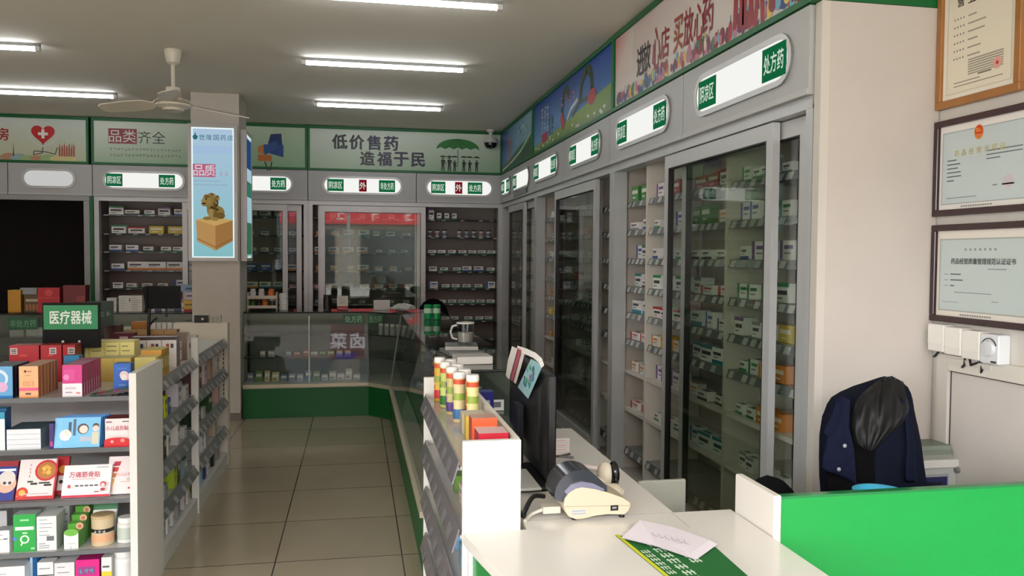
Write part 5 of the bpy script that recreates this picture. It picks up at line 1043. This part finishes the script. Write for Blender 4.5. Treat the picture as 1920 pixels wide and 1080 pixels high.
b = MB(); b.box(-.135, -.088, -.02, .012, .012, .03, (214, 204, 186), 'plastic'); b.tube(MB.curve([(-.13, -.005, .02), (-.16, -.01, .012), (-.18, -.03, .006), (-.19, -.05, .006)]), .005, (214, 208, 196)); b.obj('plug', t)
tag(MB().tube(MB.curve([(.51, 2.165, DZ+.03), (.475, 2.15, DZ+.035), (.445, 2.11, DZ+.012), (.432, 2.08, DZ+.008), (.43, 2.17, DZ+.008), (.45, 2.22, DZ+.008)]), .0065, (26, 26, 28), 'plastic').obj('cable'), 'black cable looping behind the receipt printer', 'cable')
t = thing('barcode_scanner', 'cream handheld scanner with black oval face behind printer', 'scanner', (.715, 2.26, DZ), 0)
b = MB(); b.ellips((0, .0, .058), (.026, .03, .036), (206, 196, 176), 'plastic'); b.tube([(-.01, 0, .04), (-.035, -.03, .024), (-.06, -.06, .012)], [.022, .018, .013], (206, 196, 176), 'plastic'); b.tube([(-.045, -.02, .022), (.02, -.045, .022), (.03, -.06, .018)], [.02, .02, .012], (200, 190, 170), 'plastic'); b.obj('body', t)
b = MB(); b.ellips((.022, -.006, .056), (.017, .029, .042), (18, 17, 18), 'smoke'); b.obj('scan_window', t)
# small things on the desk
sheet('paper', 'white note with handwriting on the green flyer', [(at(1200, 975, z=DZ+.02), at(1165, 1008, z=DZ+.008)), (at(1262, 988, z=DZ+.012), at(1232, 1024, z=DZ+.010)), (at(1330, 1012, z=DZ+.012), at(1288, 1043, z=DZ+.006)), (at(1345, 1020, z=DZ+.008), at(1305, 1049, z=DZ+.004))][::1], (226, 218, 226),
      lambda mb: [mb.tube([at(1222+6*k, 1000+1.5*k+(3 if k % 2 else -2), z=DZ+.0145), at(1226+6*k, 1004+1.5*k, z=DZ+.0145)], .0006, (120, 110, 150), 'paper', 4) for k in range(12)])
t = MB(); A, Bc, D_, E_ = at(1150, 1004, z=DZ+.0015), at(1320, 1034, z=DZ+.0015), at(1245, 1082, z=DZ+.0015), at(1378, 1082, z=DZ+.0015)
A, Bc, E2, D2 = Vector((.632, 1.912, DZ+.0012)), Vector((.842, 1.79, DZ+.0012)), Vector((.83, 1.47, DZ+.0012)), Vector((.675, 1.44, DZ+.0012))
t.prism([(A.x, A.y), (D2.x, D2.y), (E2.x, E2.y), (Bc.x, Bc.y)], 'z', DZ+.0004, DZ+.0016, (16, 100, 40), 'paper')
t.flat([(0, 0), (1, 0), (1, 1), (0, 1)], (A.x, A.y, DZ+.0019), (D2-A), (.009, .003, 0), (206, 206, 40), 'paper')
dv = (D2-A).normalized(); nv = Vector((-dv.y, dv.x, 0))*1
for n_, a, b, sz in ((7, .045, .045, .030), (6, .085, .012, .022), (5, .03, .095, .028)):
    o = A+dv*(a+.03)+nv*b; q_ = random.Random(n_)
    for j in range(n_):
        c = o+dv*(sz*1.18*j)
        for i in range(3): t.flat([(0, .1+.34*i), (.9, .1+.34*i), (.9, .24+.34*i), (0, .24+.34*i)], (c.x, c.y, DZ+.0021), dv*sz, nv*sz, (206, 226, 206), 'paper')
        u = q_.uniform(.1, .7); t.flat([(u, 0), (u+.16, 0), (u+.16, 1), (u, 1)], (c.x, c.y, DZ+.0022), dv*sz, nv*sz, (206, 226, 206), 'paper')
tag(t.obj('flyer'), 'green flyer with yellow edge and white characters on desk', 'flyer')
sheet('paper', 'white papers spread on the desk beyond the printer', [((.66, 2.42, DZ+.003), (.80, 2.40, DZ+.002)), ((.64, 2.32, DZ+.002), (.75, 2.29, DZ+.002))], (226, 222, 222))
tag(MB().rbox(.62, .72, 2.40, 2.5, DZ+.0035, DZ+.018, (0, 120, 50), 'plastic', .005).obj('folder'), 'green folder corner on desk behind the monitor edge', 'folder')
tag(MB().tube([(.69, 2.50, DZ+.024), (.775, 2.48, DZ+.014)], .0085, (206, 190, 186), 'plastic').obj('marker'), 'pale marker pen lying beyond the printer on desk', 'pen')
tag(MB().box(.62, .72, 2.53, 2.60, DZ+.0005, DZ+.016, (40, 30, 30), 'card', top=(206, 200, 196)).obj('notebook'), 'thin notebook lying behind the green folder', 'notebook')
t = MB(); t.tube([(.66, 2.66, DZ+.012), (.73, 2.72, DZ+.006)], .004, (90, 90, 90), 'metal'); t.tube([(.66, 2.68, DZ+.012), (.73, 2.67, DZ+.006)], .004, (90, 90, 90), 'metal'); t.tube([(.62, 2.66, DZ+.01), (.66, 2.67, DZ+.01)], .007, (190, 40, 40), 'plastic'); tag(t.obj('scissors'), 'red handled scissors on the desk beyond the monitor', 'scissors')
for k in range(3): good('carton', 'white carton in the desk stack beyond monitor, %s from bottom' % ORD[k+1], 'box', .70, 2.83, DZ+.0006+.016*k, .09, .10, .015, (214, 206, 204), draw=B(.1, .3, .9, .6, (206, 170, 160)), group='cartons stacked on the desk')
tag(MB().ellips((.68, 3.0, DZ+.018), (.02, .03, .017), (16, 16, 18), 'plastic').tube([(.70, 3.0, DZ+.01), (.74, 3.02, DZ+.005), (.77, 3.03, DZ+.005)], .003, (20, 20, 22)).obj('computer_mouse'), 'black mouse near far end of the desk', 'mouse')
t = MB(); t.rbox(.44, .53, 2.28, 2.50, DZ+.0125, DZ+.020, (206, 206, 204), 'plastic', .003); tag(t.obj('tablet_stand'), 'white plastic tray beside foot of the desk monitor', 'tray')
sheet('paper', 'white sheet propped under the desk monitor', [((.43, 2.60, DZ+.05), (.49, 2.56, DZ+.03)), ((.44, 2.68, DZ+.06), (.50, 2.62, DZ+.03)), ((.43, 2.76, DZ+.016), (.505, 2.70, DZ+.016))], (216, 214, 212))
good('carton', 'blue violet carton standing on desk behind the rack', 'box', .475, 2.98, DZ+.0005, .05, .06, .19, (40, 40, 140), (30, 60, 150), draw=allof(B(.3, .66, .7, .84, (206, 206, 230)), B(0, 0, 1, .4, (20, 80, 170)), B(.3, .44, .6, .5, (206, 210, 230))))
t = thing('thermos', 'dark chrome topped flask on desk behind the rack', 'flask', (.445, 3.09, DZ+.0005))
MB().lathe([(0, 0), (.03, 0), (.032, .02), (.032, .14), (.03, .15), (0, .15)], (0, 0, 0), (30, 20, 18), 'smoke', 20).obj('body', t); MB().lathe([(.031, .15), (.031, .185), (.02, .19), (0, .19)], (0, 0, 0), (150, 146, 140), 'metal', 20).obj('lid', t)
# low white cabinet and chairs behind the desk
tag(MB().rbox(.945, 1.117, 2.615, 2.633, 0, .677, (182, 181, 168), 'paint', .003).obj('loose_board'), 'low cream board standing upright between desk and glass doors', 'board')
round_chair((1.335, 2.22, 0), 0, 'black chair whose rounded back shows above the green front', bh=.725, w=.12, sh=.4, sr=.13)
t = round_chair((1.605, 2.09, 0), 0, 'black chair draped with the navy jacket', bh=.98, w=.13, sh=.42, sr=.13)
# jacket
rows = [(.50, 1.47, 1.79, .105), (.62, 1.465, 1.782, .11), (.735, 1.458, 1.773, .115), (.80, 1.456, 1.764, .112), (.87, 1.456, 1.755, .11), (.93, 1.462, 1.742, .105), (.965, 1.475, 1.734, .10), (.990, 1.487, 1.730, .092), (1.008, 1.520, 1.728, .085), (1.026, 1.565, 1.724, .075), (1.042, 1.615, 1.716, .06), (1.056, 1.645, 1.70, .035), (1.062, 1.66, 1.685, .015)]
JX, JY = 1.60, 2.31
t = thing('jacket', 'navy jacket with black leather collar hung over chair back', 'jacket', (JX, JY, .45)); n = 56; vs = []; fs = []
for i, (z, a, b, dp) in enumerate(rows):
    cx, hw = (a+b)/2, (b-a)/2
    for k in range(n):
        th = 2*PI*k/n; c, s_ = math.cos(th), math.sin(th); low = max(0, min(1, (1.03-z)/.3))
        fold = 1+low*(.10*math.sin(5*th+z*7)+.06*math.sin(11*th-z*13)+.035*math.sin(17*th+z*21))
        ex = math.copysign(abs(c)**.75, c); ey = math.copysign(abs(s_)**.8, s_)
        vs.append((cx-JX+hw*ex*(1+.02*math.sin(9*z*10+k)), dp*ey*fold, z-.45+.006*math.sin(3*th)))
for i in range(len(rows)-1):
    for k in range(n): fs.append((i*n+k, i*n+(k+1) % n, i*n+n+(k+1) % n, i*n+n+k))
b = MB(); b.mesh(vs, fs, (20, 23, 38), 'fabric', True); b.face([vs[(len(rows)-1)*n+k] for k in range(n)], (20, 23, 38), 'fabric'); b.obj('shell', t)
def drape(name, grid, col, mat, off=0, th=.006):
    m_ = MB(); r_, c_ = len(grid), len(grid[0]); v_ = [(p[0]-JX, p[1]-JY, p[2]-.45) for g in grid for p in g]; k = len(v_); v_ += [(x, y+th, z) for x, y, z in v_]
    f_ = [(i*c_+j, i*c_+j+1, (i+1)*c_+j+1, (i+1)*c_+j) for i in range(r_-1) for j in range(c_-1)]; f_ += [tuple(k+q_ for q_ in reversed(f)) for f in f_]
    ed = [i*c_ for i in range(r_)], [i*c_+c_-1 for i in range(r_)], list(range(c_)), list(range((r_-1)*c_, r_*c_))
    for e in ed:
        for p_, q_ in zip(e, e[1:]): f_.append((p_, q_, k+q_, k+p_))
    m_.mesh(v_, f_, col, mat, True); o_ = m_.obj(name, t); sd = o_.modifiers.new('smooth', 'SUBSURF'); sd.levels = sd.render_levels = 1; return o_
def jp(px, py, dy=0): p = at(px, py, y=2.20+dy); return (p.x, p.y, p.z)
# black leather upper with deep folds
le = [(1630, 729), (1616, 740), (1604, 757), (1599, 780), (1598, 802), (1600, 820), (1607, 838), (1622, 844)]
ri = [(1694, 716), (1699, 733), (1702, 750), (1704, 766), (1701, 780), (1690, 796), (1664, 818), (1640, 844)]
lg = []
for i in range(15):
    t_ = i/2; k = min(int(t_), 6); u = t_-k; A = [le[k][j]*(1-u)+le[k+1][j]*u for j in (0, 1)]; B_ = [ri[k][j]*(1-u)+ri[k+1][j]*u for j in (0, 1)]; v = i/14; row = []
    for j in range(19):
        w = j/18; bow = -14*math.sin(PI*w)*(1-v)**2+3*math.sin(PI*w)*v
        px, py = A[0]*(1-w)+B_[0]*w, A[1]*(1-w)+B_[1]*w+bow
        dep = .055*(1-v)**2.2-.014-.018*math.sin(PI*w)**.7*min(1, v*3)+.008*math.sin(w*16+v*4.5)*math.sin(PI*min(v*1.3, 1))+.004*math.sin(w*37-v*6)
        row.append(jp(px, py, dep))
    lg.append(row)
drape('leather_collar', lg, (15, 15, 16), 'leather').__setitem__('label', 'black leather upper')
# open front: dark lining between the two halves
drape('lining', [[jp(1590, 770, .016), jp(1606, 770, .008), jp(1622, 775, .008)], [jp(1596, 830, .0), jp(1615, 830, -.012), jp(1640, 832, -.012)], [jp(1598, 880, -.012), jp(1616, 880, -.02), jp(1640, 884, -.018)], [jp(1600, 950, -.02), jp(1618, 950, -.026), jp(1640, 950, -.024)]], (9, 9, 11), 'fabric')
drape('lapel', [[jp(1566, 752, .012), jp(1580, 742, .006), jp(1594, 750, .006)], [jp(1556, 790, -.004), jp(1574, 790, -.014), jp(1592, 800, -.006)], [jp(1546, 845, -.010), jp(1574, 842, -.028), jp(1602, 846, -.02)], [jp(1533, 885, -.008), jp(1566, 890, -.036), jp(1606, 908, -.028)]], (22, 26, 46), 'fabric')
drape('under_lining', [[jp(1550, 886, .0), jp(1575, 890, -.02), jp(1602, 900, -.022)], [jp(1546, 915, -.002), jp(1574, 915, -.022), jp(1604, 915, -.024)], [jp(1544, 960, -.004), jp(1574, 960, -.024), jp(1604, 960, -.026)]], (9, 9, 11), 'fabric')
drape('collar_tip', [[jp(1566, 758, .0), jp(1578, 752, -.01)], [jp(1557, 788, -.006), jp(1572, 790, -.02)], [jp(1537, 816, -.006), jp(1556, 820, -.016)]], (20, 24, 44), 'fabric')
drape('sleeve_flap', [[jp(1690, 745, .0), jp(1702, 760, .0), jp(1706, 775, .01)], [jp(1700, 800, -.014), jp(1708, 800, -.01), jp(1713, 805, .0)], [jp(1703, 850, -.018), jp(1712, 850, -.014), jp(1718, 855, -.004)], [jp(1694, 908, -.018), jp(1708, 908, -.014), jp(1720, 905, -.004)]], (20, 24, 42), 'fabric')
for px, py in ((1584, 836), (1573, 880)):
    p = jp(px, py, -.037); b = MB(); b.ellips((p[0]-JX, p[1]-JY, p[2]-.45), (.0065, .004, .0065), (150, 154, 160), 'metal'); b.obj('button', t)

# ------------------------------------------------------------------ right wall
def frame(label, y0, z0, w, h, fw, col, mat, draw, paper):
    t = thing('certificate', label, 'certificate', (WX-.003, y0, z0), RZ, 'framed certificates'); d = .022
    b = MB()
    for a in ((0, w, 0, fw), (0, w, h-fw, h), (0, fw, fw, h-fw), (w-fw, w, fw, h-fw)): b.rbox(a[0], a[1], -d, 0, a[2], a[3], col, mat, .002)
    b.obj('frame', t); p = MB(); p.box(fw, w-fw, -.010, -.001, fw, h-fw, paper, 'paper'); draw(p, w, h); p.obj('paper', t)
    return t
def fp(p, a, b, c, d, col, k=0): p.face([(a, -.0105-k, b), (c, -.0105-k, b), (c, -.0105-k, d), (a, -.0105-k, d)], col, 'paper')
def rect_line(p, a, b, c, d, w, col):
    for q_ in ((a, b, c, b+w), (a, d-w, c, d), (a, b, a+w, d), (c-w, b, c, d)): fp(p, *q_, col, .0004)
def c1(p, w, h):
    fp(p, .04, .04, w-.04, h-.04, (222, 212, 192)); rect_line(p, .045, .045, w-.045, h-.045, .002, (180, 176, 160)); q_ = random.Random(1)
    for i, ch in enumerate('营业执照'): p.text(ch, (.105+.052*i, -.0115, h-.105), UX, UZ, .034, (60, 54, 44), 'paper', bold=.03)
    for k in range(6):
        for j in range(4): fp(p, .075+.014*j, h-.165-.027*k, .081+.014*j, h-.159-.027*k, (130, 124, 112), .0005)
        fp(p, .14, h-.165-.027*k, .14+q_.uniform(.03, .09), h-.160-.027*k, (150, 144, 130), .0005)
    for k in range(7): fp(p, .145, h-.315-.008*k, .30, h-.3105-.008*k, (150, 142, 128), .0005)
    for k in range(2): fp(p, .08, .078-.012*k, .2+.1*k, .081-.012*k, (130, 124, 112), .0005)
    p.face([(.275+.02*math.cos(2*PI*k/16), -.0112, .11+.02*math.sin(2*PI*k/16)) for k in range(16)], (216, 160, 146), 'paper'); p.face([(.275+.007*math.cos(2*PI*k/5+PI/2), -.0116, .11+.007*math.sin(2*PI*k/5+PI/2)) for k in range(5)], (190, 60, 50), 'paper')
    fp(p, .19, .09, .25, .095, (110, 104, 96), .0005)
frame('upright licence in a light wooden frame, top of right wall', 2.598, 1.972, .378, .46, .026, (156, 104, 52), 'wood', c1, (226, 220, 206))
def c2(p, w, h):
    fp(p, .035, .04, w-.035, h-.045, (190, 200, 200)); rect_line(p, .035, .04, w-.035, h-.045, .003, (150, 156, 160))
    ex, ez = .205, h-.062; p.face([(ex+.021*math.cos(2*PI*k/20), -.0116, ez+.025*math.sin(2*PI*k/20)) for k in range(20)], (206, 150, 70), 'paper'); p.face([(ex+.0175*math.cos(2*PI*k/20), -.012, ez+.002+.021*math.sin(2*PI*k/20)) for k in range(20)], (206, 60, 36), 'paper')
    fp(p, ex-.014, ez-.017, ex+.014, ez-.006, (210, 120, 60), .002)
    for k in range(5): p.face([((ex-.008+.008*(k % 3))+.003*math.cos(2*PI*j/5+PI/2), -.0128, ez+.004+.007*(k//3)+.003*math.sin(2*PI*j/5+PI/2)) for j in range(5)], (230, 180, 80), 'paper')
    for i, ch in enumerate('药品经营许可证'): p.text(ch, (.105+.034*i, -.0115, h-.122), UX, UZ, .021, (190, 176, 110), 'paper', bold=.02)
    q_ = random.Random(3)
    for k in range(6): fp(p, .06, .19-.014*k, .06+q_.uniform(.03, .09), .194-.014*k, (90, 96, 100), .0006)
    for k in range(3): fp(p, .24, .205-.013*k, .24+(.15, .15, .06)[k], .2085-.013*k, (100, 106, 110), .0006)
    fp(p, .31, .089, .36, .094, (60, 60, 66), .0006); p.face([(.335+.022*math.cos(2*PI*k/16), -.0111, .10+.022*math.sin(2*PI*k/16)) for k in range(16)], (198, 188, 190), 'paper'); fp(p, .27, .09, .29, .094, (120, 124, 130), .0006); fp(p, .06, .06, .2, .063, (130, 136, 140), .0006)
    for k in range(13): fp(p, .13+.011*k, .028, .138+.011*k, .034, (140, 140, 140), .0006)
frame('dark framed certificate with red emblem, middle of right wall', 2.5985, 1.594, .462, .336, .022, (54, 30, 34), 'gloss', c2, (224, 218, 212))
def c3(p, w, h):
    fp(p, .035, .04, w-.03, h-.05, (190, 200, 198)); rect_line(p, .035, .04, w-.03, h-.05, .004, (160, 162, 156)); q_ = random.Random(6)
    for k in range(7): fp(p, .155+.022*k, h-.092, .164+.022*k, h-.084, (140, 146, 146), .0006)
    p.text('药品经营质量管理规范认证证书', (.235, -.0116, h-.128), UX, UZ, .020, (70, 74, 70), 'paper', bold=.03, wid=.285)
    fp(p, .26, h-.155, .34, h-.152, (130, 134, 134), .0006)
    for k in range(3): fp(p, .06, h-.175-.02*k, .08, h-.172-.02*k, (150, 154, 154), .0006); fp(p, .09, h-.175-.02*k, .09+(.05, .06, .02)[k], h-.171-.02*k, (90, 94, 94), .0006)
    fp(p, .11, .105, .28, .108, (140, 144, 144), .0006); fp(p, .28, .08, .31, .083, (150, 152, 152), .0006); fp(p, .05, .07, .13, .073, (160, 164, 164), .0006)
    for k in range(13): fp(p, .14+.011*k, .027, .148+.011*k, .033, (140, 140, 140), .0006)
frame('dark framed certificate, lowest on right wall above the switches', 2.5985, 1.222, .462, .342, .022, (50, 30, 32), 'gloss', c3, (224, 216, 206))
# breaker boxes, door
for k in range(4):
    t = thing('switch_box', ('pale plastic switch box under certificates, nearest the corner', 'second pale switch box under the certificates', 'third pale switch box, with dark wires below', 'pale socket box with round dial under the certificates')[k], 'switch', (WX-.001, 2.575-.083*k, 1.118-.004*k), RZ, 'switch boxes')
    b = MB(); b.rbox(.001, .08, -.045, 0, 0, .095, (226, 222, 214) if k < 3 else (216, 218, 220), 'plastic', .003); b.obj('case', t)
    b = MB()
    if k < 3: b.box(.006, .075, -.048, -.0455, .028, .09, (232, 228, 220), 'plastic'); b.obj('cover', t)
    else:
        b.lathe([(0, -.058), (.024, -.056), (.027, -.046), (.027, -.0445)], (.04, 0, .05), (206, 208, 212), 'plastic', 24, 'y'); b.obj('dial', t)
        b = MB(); b.tube([(.04+.032*math.cos(a), -.0465, .05+.032*math.sin(a)) for a in [PI*.1+PI*.8*j/10 for j in range(11)]], .002, (60, 60, 64), 'plastic', 5); b.ellips((.022, -.0465, .05), (.003, .001, .004), (20, 20, 20)); b.box(.05, .072, -.0465, -.0452, .004, .01, (40, 40, 44)); b.obj('marking', t)
for k, pts in enumerate(([(0, 2.545, 1.118), (-.01, 2.552, 1.10), (-.005, 2.566, 1.095)], [(0, 2.42, 1.11), (-.01, 2.41, 1.085), (-.006, 2.425, 1.075)], [(0, 2.40, 1.11), (-.02, 2.37, 1.09), (0, 2.345, 1.105), (-.008, 2.335, 1.08), (0, 2.345, 1.068)])):
    tag(MB().tube([(WX-.02+a, b, c) for a, b, c in pts], .0045, (34, 30, 30), 'plastic', 6).obj('wire'), '%s dark wire hanging below the switch boxes' % ORD[k+1], 'wire')
mb = MB(); dx = WX-.012
mb.box(WX-.0095, WX-.009, 2.494, 2.4995, 0, 1.055, (70, 64, 60)); mb.box(WX-.0095, WX-.009, 1.78, 2.4995, 1.049, 1.055, (90, 84, 78)); mb.box(WX-.022, WX-.001, 2.50, 2.555, 0, 1.108, (206, 200, 192)); mb.box(WX-.022, WX-.001, 1.72, 1.775, 0, 1.108, (216, 210, 200)); mb.box(WX-.022, WX-.001, 1.7755, 2.4995, 1.055, 1.108, (214, 208, 198)); mb.box(WX-.028, WX-.0222, 2.30, 2.51, 1.082, 1.100, (206, 200, 190))
mb.box(WX-.008, WX-.001, 1.776, 2.499, 0, 1.0545, (206, 198, 192)); dr = struct(mb, 'door_2', 'low white door with flat frame in the right wall')
h = MB(); h.lathe([(0, 0), (.012, 0), (.012, -.008), (.006, -.012), (0, -.012)], (WX-.0085, 2.452, .715), (130, 126, 120), 'metal', 14, 'x'); h.obj('keyhole', dr)
# little cabinet with microwave-like appliance and books
t = thing('side_cabinet', 'small grey white cabinet in corner behind the jacket', 'cabinet', (1.97, 2.515, 0)); 
b = MB(); b.box(-.13, .075, -.055, .075, 0, .722, (176, 175, 170)); b.rbox(-.14, .08, -.065, .078, .7223, .75, (206, 202, 196), 'paint', .003); b.obj('body', t)
b = MB(); b.box(-.09, .045, -.0585, -.0553, .55, .70, (150, 150, 148)); b.box(-.082, .038, -.0605, -.0586, .56, .692, (36, 40, 84), 'smoke'); b.box(-.06, .015, -.0615, -.0606, .58, .675, (24, 26, 44), 'smoke'); b.obj('window', t)
for k in range(3): good('book', '%s green grey book stacked on the corner cabinet' % ('lowest', 'middle', 'topmost')[k], 'book', 1.965-.004*k, 2.52, .7506+.0155*k, .15, .10, .015, ((140, 140, 130), (120, 126, 116), (130, 140, 126))[k], top=(96, 110, 98), group='books on the corner cabinet')

# ------------------------------------------------------------------ the street the glass reflects
st = MB(); st.box(-30, 30, -40, -1.7, -.16, -.02, (120, 118, 114), 'matte'); struct(st, 'street', 'grey street outside the shop')
fa = MB(); fa.box(-16, 12, -22.4, -22, -.02, 7.2, (120, 112, 106), 'matte'); 
for k in range(7): fa.box(-15+3.8*k, -12.4+3.8*k, -22, -21.95, .1, 2.7, (40, 44, 46), 'gloss'); fa.box(-15+3.8*k, -12.4+3.8*k, -22, -21.95, 3.9, 5.4, (60, 66, 70), 'gloss')
struct(fa, 'wall_street_front', 'shop fronts across the street')
b = MB(); b.box(-8, 9, -21.9, -21.7, 2.95, 3.7, (170, 30, 40), 'card'); 
for k in range(9): b.scrib(1, (7.5-1.6*k, -21.69, 3.1), (-1, 0, 0), UZ, .45, (226, 206, 200), rnd=R)
tag(b.obj('shop_board'), 'long red shop board across the street, mirrored in the back door', 'sign')

t = thing('street_sign', 'lit purple brown board lettered 卤菜 outside, mirrored in the end counter glass', 'sign', (-.216, -6.0, 0))
b = MB(); b.box(-.43, .43, -.06, 0, 2.74, 3.64, (104, 70, 74), 'card'); b.face([(.42, .001, 2.75), (-.42, .001, 2.75), (-.42, .001, 3.63), (.42, .001, 3.63)], (112, 72, 76), 'led')
for i, ch in enumerate('卤菜'): b.text(ch, (.24-.46*i, .003, 3.2), (-1, 0, 0), UZ, .40, (240, 236, 244), 'led', bold=.03)
b.face([(.2, .002, 2.74), (-.3, .002, 2.74), (-.3, .002, 2.9), (.2, .002, 2.9)], (70, 50, 150), 'led'); b.obj('board', t)
MB().tube([(0, -.03, -.02), (0, -.03, 2.72)], .04, (120, 120, 122), 'metal', 12).obj('post', t)
